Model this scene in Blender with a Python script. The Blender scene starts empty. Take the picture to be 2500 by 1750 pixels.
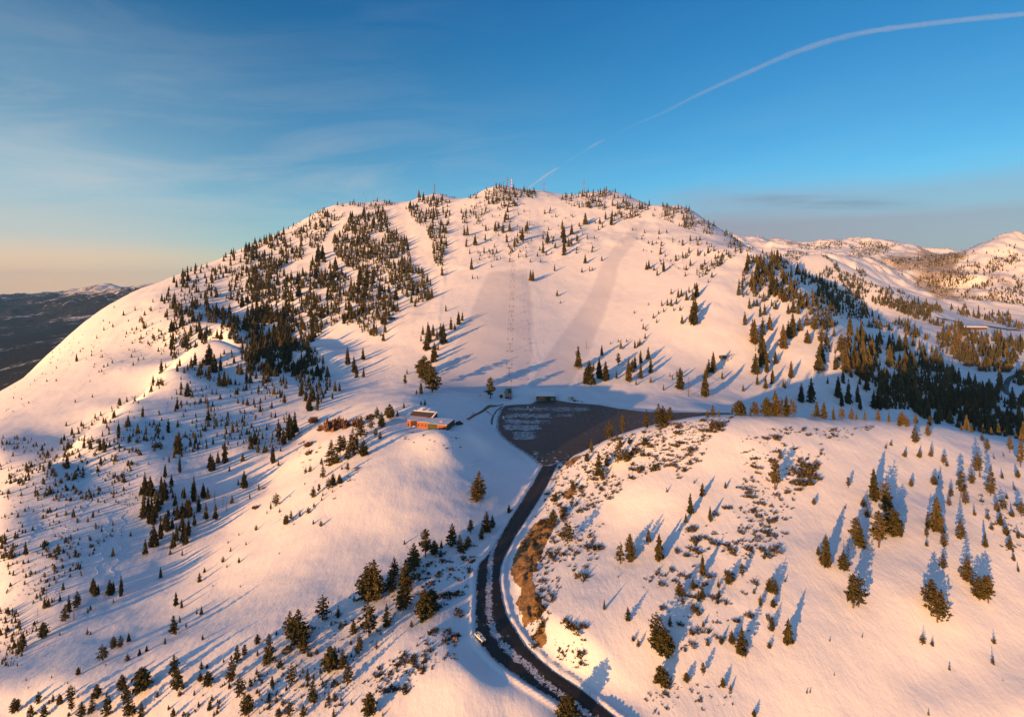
import bpy, math, random
import numpy as np
from mathutils import Vector, Matrix

sc = bpy.context.scene
COL = sc.collection

# ------------------------------------------------------------------ camera
F, CX, HY = 1250.0, 1250.0, 700.0          # focal length, optical column and horizon row on a 2500 px wide frame
cam_d = bpy.data.cameras.new('camera')
cam = bpy.data.objects.new('camera', cam_d)
COL.objects.link(cam)
cam.location = (0, 0, 0)
cam.rotation_euler = (math.radians(90), 0, 0)
cam_d.sensor_width = 36.0
cam_d.lens = 36.0 * F / 2500.0
cam_d.shift_y = -0.07
cam_d.clip_start = 1.0
cam_d.clip_end = 200000.0
sc.camera = cam

# ------------------------------------------------------------------ sun, sky, exposure
SUN_AZ = math.radians(41.0)                # the light travels this far right of the view direction
SUN_EL = math.radians(4.0)
sun_d = bpy.data.lights.new('sun', 'SUN')
sun = bpy.data.objects.new('sun', sun_d)
COL.objects.link(sun)
sun_d.energy = 4.5
sun_d.color = (1.0, 0.455, 0.125)
sun_d.angle = math.radians(0.55)
ldir = Vector((math.sin(SUN_AZ) * math.cos(SUN_EL), math.cos(SUN_AZ) * math.cos(SUN_EL), -math.sin(SUN_EL)))
sun.rotation_euler = ldir.to_track_quat('-Z', 'Y').to_euler()

world = bpy.data.worlds.new('World')
sc.world = world
world.use_nodes = True


class NT:
    """small helper for node trees"""
    def __init__(s, tree):
        s.t = tree
        s.t.nodes.clear()

    def n(s, kind, **kw):
        nd = s.t.nodes.new(kind)
        for k, v in kw.items():
            if k.startswith('i_'):
                key = k[2:]
                key = int(key) if key.isdigit() else key.replace('_', ' ')
                nd.inputs[key].default_value = v
            else:
                setattr(nd, k, v)
        return nd

    def l(s, a, b):
        s.t.links.new(a, b)

    def math(s, op, a, b=None, clamp=False):
        nd = s.t.nodes.new('ShaderNodeMath')
        nd.operation = op
        nd.use_clamp = clamp
        for i, v in enumerate((a, b)):
            if v is None:
                continue
            if isinstance(v, (int, float)):
                nd.inputs[i].default_value = v
            else:
                s.l(v, nd.inputs[i])
        return nd.outputs[0]

    def mix(s, fac, a, b, blend='MIX'):
        nd = s.t.nodes.new('ShaderNodeMix')
        nd.data_type = 'RGBA'
        nd.blend_type = blend
        for key, v in ((0, fac), (6, a), (7, b)):
            if isinstance(v, (int, float)):
                nd.inputs[key].default_value = v
            elif isinstance(v, tuple):
                nd.inputs[key].default_value = (*v[:3], 1.0)
            else:
                s.l(v, nd.inputs[key])
        return nd.outputs[2]

    def ramp(s, fac, stops, interp='LINEAR'):
        nd = s.t.nodes.new('ShaderNodeValToRGB')
        cr = nd.color_ramp
        cr.interpolation = interp
        while len(cr.elements) < len(stops):
            cr.elements.new(0.5)
        for e, (p, c) in zip(cr.elements, stops):
            e.position = p
            e.color = (c, c, c, 1) if isinstance(c, (int, float)) else (*c, 1)
        s.l(fac, nd.inputs[0])
        return nd.outputs[0]

    def noise(s, vec, scale, detail=4.0, rough=0.55, dist=0.0, dim='3D'):
        nd = s.t.nodes.new('ShaderNodeTexNoise')
        nd.noise_dimensions = dim
        nd.inputs['Scale'].default_value = scale
        nd.inputs['Detail'].default_value = detail
        nd.inputs['Roughness'].default_value = rough
        nd.inputs['Distortion'].default_value = dist
        if vec is not None:
            s.l(vec, nd.inputs['Vector'])
        return nd.outputs[0]


def build_world():
    w = NT(world.node_tree)
    out = w.n('ShaderNodeOutputWorld')
    bg = w.n('ShaderNodeBackground')
    bg.inputs['Strength'].default_value = SKY_STRENGTH
    sky = w.n('ShaderNodeTexSky', sky_type='NISHITA')
    sky.sun_disc = False
    sky.sun_elevation = SUN_EL
    sky.sun_rotation = SUN_AZ + math.pi
    sky.altitude = 2600.0
    sky.air_density = 1.0
    sky.dust_density = 1.2
    sky.ozone_density = 2.0
    tc = w.n('ShaderNodeTexCoord')
    sep = w.n('ShaderNodeSeparateXYZ')
    w.l(tc.outputs['Generated'], sep.inputs[0])
    X, Y, Z = sep.outputs
    az = w.math('ARCTAN2', X, Y)           # 0 ahead, positive to the right
    el = w.math('ARCSINE', Z)
    col = sky.outputs[0]
    # away from the sun the sky deepens to blue overhead; towards the sun it stays pale
    hz = w.math('SQRT', w.math('ADD', w.math('ADD', w.math('MULTIPLY', X, X), w.math('MULTIPLY', Y, Y)), 1e-5))
    away = w.math('DIVIDE', w.math('ADD', w.math('MULTIPLY', X, math.sin(SUN_AZ)), w.math('MULTIPLY', Y, math.cos(SUN_AZ))), hz)
    away = w.ramp(w.math('ADD', w.math('MULTIPLY', away, 0.5), 0.5, True), [(0.0, 0.0), (0.10, 0.0), (0.50, 1.0), (1.0, 1.0)], 'EASE')
    hsv = w.n('ShaderNodeHueSaturation')
    w.l(w.math('ADD', 0.72, w.math('MULTIPLY', away, 0.42)), hsv.inputs['Saturation'])
    w.l(col, hsv.inputs['Color'])
    col = hsv.outputs[0]
    tint = w.ramp(w.math('MULTIPLY', el, 1.6, True), [(0.0, (0.82, 0.94, 0.90)), (0.2, (0.64, 0.90, 0.86)), (0.7, (0.32, 0.80, 0.92)), (1.0, (0.14, 0.69, 0.98))])
    tint = w.mix(away, (1.30, 1.28, 1.30), tint)
    col = w.mix(1.0, col, tint, 'MULTIPLY')
    def lin(c):
        return tuple(v / SKY_STRENGTH / 2.0 ** EXPOSURE for v in c)
    # glow of the low sun along the left horizon
    gl_a = w.ramp(w.math('ADD', w.math('MULTIPLY', az, -0.62), 0.15, True), [(0.0, 0.0), (0.35, 0.22), (0.62, 0.85), (1.0, 1.0)], 'EASE')
    gl_e = w.ramp(w.math('MULTIPLY', w.math('ABSOLUTE', el), 2.6, True), [(0.0, 1.0), (0.10, 0.75), (0.22, 0.25), (0.40, 0.0)], 'EASE')
    pale = w.ramp(w.math('MULTIPLY', w.math('ABSOLUTE', el), 2.0, True), [(0.0, 1.0), (0.25, 0.85), (0.55, 0.35), (0.95, 0.0)], 'EASE')
    col = w.mix(w.math('MULTIPLY', w.math('MULTIPLY', gl_a, pale), 0.85), col, lin((0.48, 0.66, 0.74)))
    col = w.mix(w.math('MULTIPLY', w.math('MULTIPLY', gl_a, gl_e), 0.95), col, lin((1.25, 0.68, 0.29)))
    # thin veils of cirrus, stretched along the horizon
    comb = w.n('ShaderNodeCombineXYZ')
    w.l(w.math('MULTIPLY', az, 1.6), comb.inputs[0])
    w.l(w.math('ADD', w.math('MULTIPLY', el, 9.0), w.math('MULTIPLY', az, -1.0)), comb.inputs[1])
    nz = w.noise(comb.outputs[0], 1.5, 8.0, 0.62, 0.7)
    cir = w.ramp(nz, [(0.0, 0.0), (0.44, 0.0), (0.68, 0.55), (0.85, 1.0)])
    cm_a = w.ramp(w.math('ADD', w.math('MULTIPLY', az, -0.5), 0.5, True), [(0.0, 0.05), (0.45, 0.15), (0.65, 0.6), (1.0, 1.0)])
    cm_e = w.ramp(w.math('MULTIPLY', w.math('ABSOLUTE', el), 1.6, True), [(0.0, 0.6), (0.25, 1.0), (0.40, 0.6), (0.6, 0.18), (1.0, 0.05)])
    cir = w.math('MULTIPLY', w.math('MULTIPLY', cir, cm_a), w.math('MULTIPLY', cm_e, 0.9))
    col = w.mix(cir, col, lin((0.66, 0.64, 0.62)))
    # dull mauve cloud bank low on the right
    comb2 = w.n('ShaderNodeCombineXYZ')
    w.l(w.math('MULTIPLY', az, 1.2), comb2.inputs[0])
    w.l(w.math('MULTIPLY', el, 12.0), comb2.inputs[1])
    nz2 = w.noise(comb2.outputs[0], 1.6, 7.0, 0.58, 0.4)
    edge = w.math('ADD', el, w.math('MULTIPLY', w.math('SUBTRACT', nz2, 0.5), 0.07))
    bank = w.ramp(w.math('MULTIPLY', w.math('ABSOLUTE', edge), 4.0, True), [(0.0, 1.0), (0.42, 0.95), (0.56, 0.6), (0.80, 0.0)], 'EASE')
    b_a = w.ramp(w.math('ADD', w.math('MULTIPLY', az, 1.0), 0.1, True), [(0.0, 0.0), (0.30, 0.2), (0.48, 1.0), (1.0, 0.8)], 'EASE')
    col = w.mix(w.math('MULTIPLY', w.math('MULTIPLY', bank, b_a), 0.95), col, lin((0.36, 0.34, 0.40)))
    # one long dark streak above that bank
    sdev = w.math('ABSOLUTE', w.math('SUBTRACT', el, w.math('ADD', w.math('MULTIPLY', az, -0.105), 0.197)))
    st = w.ramp(w.math('MULTIPLY', sdev, 70.0, True), [(0.0, 1.0), (0.5, 0.5), (1.0, 0.0)], 'EASE')
    sa = w.ramp(w.math('MULTIPLY', w.math('SUBTRACT', az, 0.38), 3.0, True), [(0.0, 0.0), (0.35, 1.0), (0.6, 0.8), (1.0, 0.0)], 'EASE')
    sn = w.ramp(w.noise(comb2.outputs[0], 5.0, 5.0, 0.6), [(0.35, 0.15), (0.6, 1.0)])
    col = w.mix(w.math('MULTIPLY', w.math('MULTIPLY', st, sa), w.math('MULTIPLY', sn, 0.7)), col, lin((0.20, 0.29, 0.38)))
    w.l(col, bg.inputs['Color'])
    w.l(bg.outputs[0], out.inputs['Surface'])


SKY_STRENGTH = 0.135
EXPOSURE = 1.02
HAZE = 2.2e-5
build_world()

sc.view_settings.view_transform = 'Standard'
sc.view_settings.look = 'None'
sc.view_settings.exposure = EXPOSURE
sc.view_settings.gamma = 1.0
sc.view_settings.use_curve_mapping = False
sc.cycles.max_bounces = 6
sc.cycles.diffuse_bounces = 3
sc.cycles.transparent_max_bounces = 12
sc.cycles.caustics_reflective = False
sc.cycles.caustics_refractive = False


# ------------------------------------------------------------------ helpers
def mesh_np(name, V, faces, mats=(), mat_idx=None, smooth=False, attrs=None):
    """mesh from numpy arrays; faces is an (n,3) or (n,4) array or a list of such arrays"""
    me = bpy.data.meshes.new(name)
    fl = faces if isinstance(faces, (list, tuple)) else [faces]
    fl = [np.asarray(f, dtype=np.int32) for f in fl if len(f)]
    V = np.asarray(V, dtype=np.float32)
    me.vertices.add(len(V))
    me.vertices.foreach_set('co', V.ravel())
    loops = np.concatenate([f.ravel() for f in fl])
    tot = np.concatenate([np.full(len(f), f.shape[1], dtype=np.int32) for f in fl])
    start = np.concatenate([[0], np.cumsum(tot)[:-1]]).astype(np.int32)
    me.loops.add(len(loops))
    me.loops.foreach_set('vertex_index', loops)
    me.polygons.add(len(tot))
    me.polygons.foreach_set('loop_start', start)
    me.polygons.foreach_set('loop_total', tot)
    for m in mats:
        me.materials.append(m)
    if mat_idx is not None:
        me.polygons.foreach_set('material_index', np.asarray(mat_idx, dtype=np.int32))
    me.polygons.foreach_set('use_smooth', np.full(len(tot), smooth, dtype=bool))
    for k, a in (attrs or {}).items():
        at = me.attributes.new(k, 'FLOAT', 'POINT')
        at.data.foreach_set('value', np.asarray(a, dtype=np.float32))
    me.update(calc_edges=True)
    return me


def link(name, data, parent=None, loc=None):
    o = bpy.data.objects.new(name, data)
    COL.objects.link(o)
    if parent is not None:
        o.parent = parent
    if loc is not None:
        o.location = loc
    return o


def tag(o, label=None, cat=None, group=None, kind=None):
    if label: o['label'] = label
    if cat: o['category'] = cat
    if group: o['group'] = group
    if kind: o['kind'] = kind
    return o


def _hash(ix, iy, seed):
    h = (ix.astype(np.int64) * 374761393 + iy.astype(np.int64) * 668265263 + seed * 1442695041) & 0xFFFFFFFF
    h = ((h ^ (h >> 13)) * 1274126177) & 0xFFFFFFFF
    return ((h ^ (h >> 16)) & 0xFFFF) / 65535.0


def vnoise(x, y, seed=0):
    ix, iy = np.floor(x), np.floor(y)
    fx, fy = x - ix, y - iy
    fx, fy = fx * fx * fx * (fx * (fx * 6 - 15) + 10), fy * fy * fy * (fy * (fy * 6 - 15) + 10)
    ix, iy = ix.astype(np.int64), iy.astype(np.int64)
    a, b = _hash(ix, iy, seed), _hash(ix + 1, iy, seed)
    c, d = _hash(ix, iy + 1, seed), _hash(ix + 1, iy + 1, seed)
    return (a + (b - a) * fx) * (1 - fy) + (c + (d - c) * fx) * fy - 0.5


def fbm(x, y, octs=4, gain=0.5, seed=0):
    s, a = np.zeros_like(x), 1.0
    for o in range(octs):
        s += a * vnoise(x + 17.3 * o, y - 9.7 * o, seed + o)
        ca, sa = 0.8, 0.6
        x, y = 2.03 * (ca * x - sa * y), 2.03 * (sa * x + ca * y)
        a *= gain
    return s


def in_poly(px, py, poly):
    r = np.zeros(np.shape(px), dtype=bool)
    n = len(poly)
    for i in range(n):
        x0, y0 = poly[i]
        x1, y1 = poly[(i + 1) % n]
        if y0 == y1:
            continue
        c = ((y0 > py) != (y1 > py)) & (px < (x1 - x0) * (py - y0) / (y1 - y0) + x0)
        r ^= c
    return r


def poly_dist(px, py, line):
    """distance to a polyline"""
    d = np.full(np.shape(px), 1e9)
    for (x0, y0), (x1, y1) in zip(line[:-1], line[1:]):
        dx, dy = x1 - x0, y1 - y0
        t = np.clip(((px - x0) * dx + (py - y0) * dy) / (dx * dx + dy * dy + 1e-9), 0, 1)
        d = np.minimum(d, np.hypot(px - x0 - t * dx, py - y0 - t * dy))
    return d


def smoothstep(a, b, x):
    t = np.clip((x - a) / (b - a), 0, 1)
    return t * t * (3 - 2 * t)

# ------------------------------------------------------------------ terrain
# survey points: column, row (2500 x 1750 frame) and distance ahead of the camera in metres.
SURVEY = """
-500 1900 190; -500 1640 300; -500 1450 420; -500 1300 480; -500 1290 700; -500 1270 1000; -500 1350 1300
0 1745 206; 250 1745 195; 500 1745 186; 750 1745 181; 1000 1745 176; 1250 1745 172.5; 1480 1745 171; 1750 1745 169; 2000 1745 170.5; 2250 1745 172; 2500 1745 172; 2850 1745 170
-500 2600 95; 0 2600 96; 500 2600 95; 1000 2590 95; 1500 2570 99; 2000 2560 107; 2500 2540 111; 2850 2530 112; 500 2350 112; 1500 2340 115; 2500 2310 128
0 2100 150; 500 2100 142; 1000 2100 138; 1500 2100 134; 2000 2100 142; 2500 2100 145; 2850 2100 145; -500 2200 150
1190 1290 293; 1100 1340 272; 1000 1390 254; 860 1460 237; 720 1530 222; 580 1590 211; 450 1650 203; 200 1690 204; 0 1690 216; -200 1700 225
700 1450 250; 900 1300 292; 600 1350 305; 1000 1200 326; 850 1150 356; 1100 1150 353; 1090 1063 386; 1200 1100 401; 1240 1130 391; 1170 1180 346; 1250 1180 359; 1200 1230 323; 1100 1230 316; 1160 1105 392; 980 1078 392; 900 1050 430; 1000 1042 428; 1110 1040 430; 1160 1060 408
960 1020 450; 1060 985 500; 1160 975 560; 1050 1000 468
0 1500 285; 250 1450 298; 430 1390 322; 560 1300 357; 650 1180 424; 700 1080 494; 760 1000 575; 850 950 650
-200 1560 295; 400 1500 267; 200 1560 252; 0 1590 258; 600 1450 262; 750 1200 350; 800 1080 440; 500 1420 290
0 1350 328; 0 1210 387; 200 1300 351; 200 1150 426; 200 1062 487; 300 1200 400; 390 915 655; 400 1050 506; 400 1200 403; 520 1000 559; 520 900 688; 515 830 820; 600 1100 473; 600 900 694; 100 1260 366; 100 1136 431; 300 990 558; 460 865 743; 560 842 785; 620 868 750; 680 912 690
480 875 910; 518 868 925; 560 878 900; 620 904 815; 680 940 765; 390 945 760; 300 1030 650; 200 1100 580; 100 1190 505; 0 1270 462
650 850 950; 600 800 1060; 700 870 880; 450 760 1090; 520 800 980
390 850 960; 250 1000 722; 100 1000 755; 0 1100 605; 300 900 860; 200 900 900; 0 960 1060; 93 888 1160; 193 798 1270; 255 751 1340; 373 694 1460; 467 657 1560; 591 607 1710; 675 573 1790; 740 537 1850; 787 512 1880; 824 501 1890; 868 497 1890; 899 496 1900; 930 487 1900; 967 496 1900; 989 496 1900; 1026 478 1900; 1082 475 1900; 1116 487 1900; 1144 484 1900; 1185 460 1900; 1241 458 1900; 1284 467 1900; 1324 467 1900; 1356 474 1900; 1418 472 1900; 1480 467 1890; 1527 478 1860; 1586 499 1800; 1617 503 1770; 1682 512 1700; 1729 543 1610; 1782 574 1500; 1822 602 1420
-200 1050 1060; -200 1110 1250; -200 1180 1480
0 990 1180; 93 915 1290; 193 826 1430; 255 780 1500; 373 722 1640; 467 685 1750; 591 637 1900; 675 600 2000; 740 562 2060; 824 527 2110; 930 512 2120; 1026 502 2120; 1116 510 2120; 1185 486 2120; 1284 492 2120; 1418 498 2120; 1527 504 2080; 1617 530 1990; 1682 540 1900; 1729 569 1810; 1782 598 1690
0 1080 1500; 193 900 1750; 373 780 1950; 591 690 2250; 787 600 2450; 1026 570 2500; 1284 560 2500; 1480 560 2480; 1682 590 2250; 1782 625 2000
0 1200 2300; 250 950 2500; 500 800 2900; 787 700 3300; 1026 660 3300; 1284 650 3300; 1480 640 3300; 1682 640 3000
-500 1700 2300; 0 1150 3500; 500 850 4500; 1026 700 5000; 1480 680 5000; -500 1300 4500
1250 965 622; 1250 900 705; 1250 800 865; 1250 700 1075; 1250 600 1335; 1250 520 1620
1450 970 632; 1450 900 730; 1450 800 890; 1450 700 1090; 1450 600 1340; 1450 520 1630
1600 1004 570; 1600 950 660; 1600 900 730; 1600 800 860; 1600 700 1040; 1600 620 1240; 1600 550 1510
1000 900 720; 1000 800 890; 1000 700 1120; 1000 600 1370; 1000 530 1640
850 850 860; 850 750 1050; 850 650 1290; 850 560 1600
700 800 1010; 700 700 1210; 700 640 1400; 550 700 1260; 450 800 1000; 750 850 830; 560 800 960
1750 990 600; 1750 900 750; 1750 800 840; 1750 700 970; 1750 630 1130; 1750 575 1400
1840 609 1160; 1880 680 1030; 1950 700 1010; 2010 780 890; 2060 850 790; 2000 950 690; 1900 850 800; 1880 760 910; 1850 950 680; 1800 606 1200
1910 645 1700; 2000 690 1790; 2100 725 1850; 2200 800 1420; 2100 800 1330; 1900 690 1350; 1990 745 1260; 2060 800 1180; 2200 900 1060; 2300 900 1120; 2400 950 990; 2500 1000 860; 2300 1020 760; 2000 1000 650; 2150 1000 680; 2500 900 1190; 2400 850 1400; 2400 800 1700; 2500 820 1510; 2300 775 1900; 2200 733 1900; 2100 683 1900; 2000 622 1920; 1960 640 1850; 2040 648 1900; 1900 655 1800; 2060 665 2100; 2150 700 2320; 2250 735 2320; 2400 775 2320; 2500 803 2020; 2300 830 1450; 2000 660 2100
2850 850 1500; 2850 950 950; 2850 1080 600; 2850 800 2100
1800 576 4500; 1872 585 4500; 1949 594 4450; 2018 591 4350; 2111 582 4300; 2189 591 4250; 2251 608 4200; 2310 624 4900; 2360 616 3900; 2422 588 3500; 2469 565 3300; 2500 576 3300; 2600 600 3300; 2850 620 3300
2400 700 2720; 2450 640 3000; 2500 720 2550; 2500 650 2900; 2200 650 3250; 2100 630 3050; 1900 620 3500; 2300 680 3000; 2000 625 3300; 2850 720 2600; 2200 700 2700
1800 600 6000; 1949 615 6000; 2111 610 6000; 2251 625 6000; 2310 635 6500; 2422 625 5500; 2500 620 5500; 2850 640 5500
1400 1113 382; 1368 1125 386; 1450 1090 368; 1511 1067 352; 1573 1051 342; 1648 1032 335; 1750 1021 330; 1900 1018 330; 2049 1029 335; 2173 1035 336; 2267 1043 334; 2360 1063 330; 2422 1078 325; 2500 1088 322; 2850 1110 310
1573 1090 425; 1648 1090 430; 1750 1095 450; 1900 1100 470; 2049 1100 490; 2173 1100 490; 2267 1100 480; 2360 1110 470; 2500 1130 455; 2850 1160 440
1232 990 592; 1225 1035 512; 1245 1080 452; 1300 1120 408; 1300 1000 572; 1300 1050 490; 1400 1000 572; 1400 1050 490; 1400 1085 445; 1480 1050 490; 1500 1005 563; 1600 1012 550; 1550 1030 520; 1700 1012 550; 1780 1014 546; 1335 1140 390
1290 1200 346; 1235 1290 295; 1200 1380 257; 1180 1460 231; 1190 1560 204; 1260 1630 188; 1360 1690 177; 1470 1745 168
1300 1400 241; 1350 1300 273; 1330 1480 216; 1400 1600 188; 1450 1500 205; 1500 1300 259; 1500 1150 312; 1400 1180 322; 1420 1230 296; 1600 1500 203; 1750 1500 202; 1750 1300 244; 1750 1150 284; 1600 1200 276; 2000 1150 283; 2000 1300 243; 2000 1500 202; 2250 1300 242; 2250 1150 290; 2250 1500 201; 2500 1200 270; 2500 1400 222; 2500 1600 191; 2850 1300 240; 2850 1500 196; 1600 1650 183; 2250 1650 184
1100 1500 219; 1000 1600 198; 1130 1400 250; 1150 1640 185; 900 1580 206; 700 1650 196
"""


def parse(txt):
    return np.array([[float(v) for v in p.split()] for p in txt.replace('\n', ';').split(';') if p.strip()])


class Field:
    """thin-plate surface through survey points, kept on a grid of columns and log-distance"""
    def __init__(s, pts, u0, u1, nu, d0, d1, nv, vs=1.0, smooth=1e-4):
        P = pts
        U = (P[:, 0] - CX) / F
        W = np.log(P[:, 2] / 500.0) * vs
        T = (HY - P[:, 1]) / F
        n = len(P)

        def K(r2):
            return 0.5 * r2 * np.log(r2 + 1e-12)
        A = K((U[:, None] - U[None]) ** 2 + (W[:, None] - W[None]) ** 2) + np.eye(n) * smooth
        B = np.stack([np.ones(n), U, W], 1)
        M = np.block([[A, B], [B.T, np.zeros((3, 3))]])
        sol = np.linalg.solve(M, np.concatenate([T, np.zeros(3)]))
        s.u = np.linspace(u0, u1, nu)
        s.w = np.linspace(math.log(d0), math.log(d1), nv)
        gw = (s.w - math.log(500.0)) * vs
        s.T = np.empty((nv, nu))
        for i in range(0, nv, 12):
            g = gw[i:i + 12]
            acc = sol[n] + sol[n + 1] * s.u[None] + sol[n + 2] * g[:, None]
            r2 = (s.u[None, :, None] - U) ** 2 + (g[:, None, None] - W) ** 2
            s.T[i:i + 12] = acc + K(r2) @ sol[:n]
        s.D = np.exp(s.w)
        s.x = s.u[None] * s.D[:, None]
        s.y = np.repeat(s.D[:, None], nu, 1)
        s.z = s.T * s.D[:, None]

    def sync(s):
        s.T = s.z / s.D[:, None]

    def px(s):
        return CX + F * s.u[None] + 0 * s.T, HY - F * s.T

    def at(s, x, y):
        """height at ground points"""
        x, y = np.asarray(x, float), np.asarray(y, float)
        fu = np.clip((x / y - s.u[0]) / (s.u[1] - s.u[0]), 0, len(s.u) - 1.001)
        fw = np.clip((np.log(y) - s.w[0]) / (s.w[1] - s.w[0]), 0, len(s.w) - 1.001)
        i, j = fw.astype(int), fu.astype(int)
        a, b = fw - i, fu - j
        z = s.z
        return (z[i, j] * (1 - b) + z[i, j + 1] * b) * (1 - a) + (z[i + 1, j] * (1 - b) + z[i + 1, j + 1] * b) * a

    def hit(s, px, py, dmin=0.0):
        """first ground point seen in the direction of that frame position"""
        u = (px - CX) / F
        t = (HY - py) / F
        fu = min(max((u - s.u[0]) / (s.u[1] - s.u[0]), 0), len(s.u) - 1.001)
        j = int(fu)
        b = fu - j
        col = s.T[:, j] * (1 - b) + s.T[:, j + 1] * b
        ok = col >= t
        if dmin:
            ok &= s.D >= dmin
        if not ok.any():
            return None
        i = int(np.argmax(ok))
        if i == 0:
            D = s.D[0]
        else:
            a = (t - col[i - 1]) / (col[i] - col[i - 1] + 1e-12)
            D = math.exp(s.w[i - 1] + max(0.0, min(1.0, a)) * (s.w[i] - s.w[i - 1]))
        return u * D, D, float(s.at(u * D, D))


def grid_faces(nv, nu):
    idx = np.arange(nv * nu).reshape(nv, nu)
    return np.stack([idx[:-1, :-1], idx[:-1, 1:], idx[1:, 1:], idx[1:, :-1]], -1).reshape(-1, 4)


TER = Field(parse(SURVEY), -1.5, 1.4, 860, 95.0, 6600.0, 720)
gx, gy, gD = TER.x, TER.y, TER.D[:, None]
ppx, ppy = TER.px()

# ---- car park and road outlines (frame positions on the level ground 137-140 m below the camera)
LOT_Z = -137.0
def on_plane(px, py, z):
    D = z * F / (HY - py)
    return ((px - CX) / F * D, D)
lot_px = [(1231, 990), (1262, 987), (1293, 986), (1309, 978), (1356, 976), (1399, 983), (1464, 988), (1511, 997), (1573, 1004), (1648, 1006), (1785, 1007)]
LOT = [on_plane(a, b, LOT_Z) for a, b in lot_px]
LOT += [((1790 - CX) / F * 505, 505), ((1650 - CX) / F * 470, 470), ((1540 - CX) / F * 432, 432), ((1450 - CX) / F * 408, 408)]
LOT += [on_plane(a, b, LOT_Z) for a, b in [(1368, 1128), (1345, 1136), (1322, 1137), (1315, 1131), (1298, 1116), (1278, 1103), (1256, 1090), (1237, 1075), (1222, 1062), (1213, 1047), (1213, 1024), (1222, 1000)]]
ROAD_Z = -140.0
EL = [(1331, 1122), (1322, 1140), (1300, 1180), (1265, 1235), (1225, 1300), (1191, 1353), (1169, 1376), (1164, 1412), (1162, 1460), (1161, 1505), (1163, 1549), (1178, 1576), (1210, 1611), (1253, 1642), (1300, 1673), (1362, 1711), (1418, 1750), (1500, 1803), (1600, 1870)]
ER = [(1368, 1118), (1358, 1138), (1331, 1192), (1293, 1254), (1262, 1301), (1237, 1348), (1225, 1376), (1220, 1412), (1225, 1452), (1237, 1500), (1260, 1540), (1290, 1583), (1349, 1636), (1418, 1682), (1480, 1732), (1504, 1750), (1560, 1790), (1640, 1845), (1760, 1920)]
def road_z(D):
    return np.interp(D, [150, 176, 205, 250, 330, 400], [-145.0, -142.6, -140.8, -140.0, -138.8, -137.05])
def on_road(px, py):
    D = 250.0
    for _ in range(12):
        D = float(road_z(D)) * F / (HY - py)
    return ((px - CX) / F * D, D)
def resample(line, n):
    a = np.array(line)
    # Catmull-Rom through the points, then even spacing
    p = np.vstack([2 * a[0] - a[1], a, 2 * a[-1] - a[-2]])
    out = []
    for i in range(1, len(p) - 2):
        for t in np.linspace(0, 1, 12, endpoint=False):
            out.append(0.5 * (2 * p[i] + (p[i + 1] - p[i - 1]) * t + (2 * p[i - 1] - 5 * p[i] + 4 * p[i + 1] - p[i + 2]) * t * t + (3 * p[i] - p[i - 1] - 3 * p[i + 1] + p[i + 2]) * t ** 3))
    out.append(a[-1])
    out = np.array(out)
    s = np.concatenate([[0], np.cumsum(np.hypot(*np.diff(out, axis=0).T))])
    q = np.linspace(0, s[-1], n)
    return np.stack([np.interp(q, s, out[:, 0]), np.interp(q, s, out[:, 1])], 1)
RL = resample([on_road(*p) for p in EL], 160)
RR = resample([on_road(*p) for p in ER], 160)
ROADPOLY = [tuple(p) for p in RL] + [tuple(p) for p in RR[::-1]]

lot_in = in_poly(gx, gy, LOT)
lot_d = poly_dist(gx, gy, LOT + LOT[:1])
lot_s = np.where(lot_in, -lot_d, lot_d)
road_in = in_poly(gx, gy, ROADPOLY)
road_d = poly_dist(gx, gy, ROADPOLY[::2] + ROADPOLY[:1])
road_s = np.where(road_in, -road_d, road_d)
near = (gy < 700)

# ---- relief: drifts close by, ribs and gullies on the mountain
calm = smoothstep(2, 30, np.where(near, np.minimum(lot_s, road_s), 999.0))
far = smoothstep(450, 1300, gy + 0 * gx)
rel = fbm(gx / 40.0, gy / 40.0, 3, 0.42, 3) * 2.0 * (1 - far) + fbm(gx / 6.0, gy / 6.0, 3, 0.5, 21) * 0.16 * (1 - far)
rel += fbm(gx / 120.0, gy / 150.0, 5, 0.52, 9) * 9.0 * far
rib = 1 - np.abs(2 * fbm(gx / 260.0 + 0.3 * fbm(gx / 90., gy / 90., 2, .5, 5), gy / 900.0, 4, 0.55, 40))
fr = smoothstep(2100, 3000, gy + 0 * gx)
rel += ((rib - 0.8) * 34.0 + (np.abs(fbm(gx / 170.0 + gy / 500.0, gy / 420.0, 5, 0.55, 47)) - .2) * 60.0) * fr
open_slope = in_poly(ppx, ppy, [(1090, 660), (1330, 640), (1560, 590), (1700, 680), (1620, 860), (1330, 960), (1050, 960)]) & (gy > 560) & (gy < 1700)
rel *= np.where(open_slope, 0.35, 1.0)
z = TER.z + rel * calm * smoothstep(95, 140, gy + 0 * gx)
# level benches cut for the car park and the road, with ploughed banks
lz = LOT_Z - 0.45
k = smoothstep(14.0, 0.5, lot_s)
z = np.where(near, z * (1 - k) + lz * k, z)
bank = np.exp(-((lot_s - 3.0) / 1.7) ** 2) * (1.1 + 1.6 * vnoise(gx / 3.1, gy / 3.1, 77))
z = z + np.where(near & ((ppx < 1330) | (ppy < 1000)), np.clip(bank, 0, 3), 0) * smoothstep(2.0, 9.0, np.where(near, road_s, 99.0))
rz = road_z(gy) - 0.4
k = smoothstep(15.0, 0.3, road_s)
z = np.where(near, z * (1 - k) + rz * k, z)
bank = np.exp(-((road_s - 1.7) / 1.0) ** 2) * (0.85 + 0.7 * vnoise(gx / 2.3, gy / 2.3, 78))
z = z + np.where(near & (lot_s > 2), np.clip(bank, 0, 2), 0)
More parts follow.
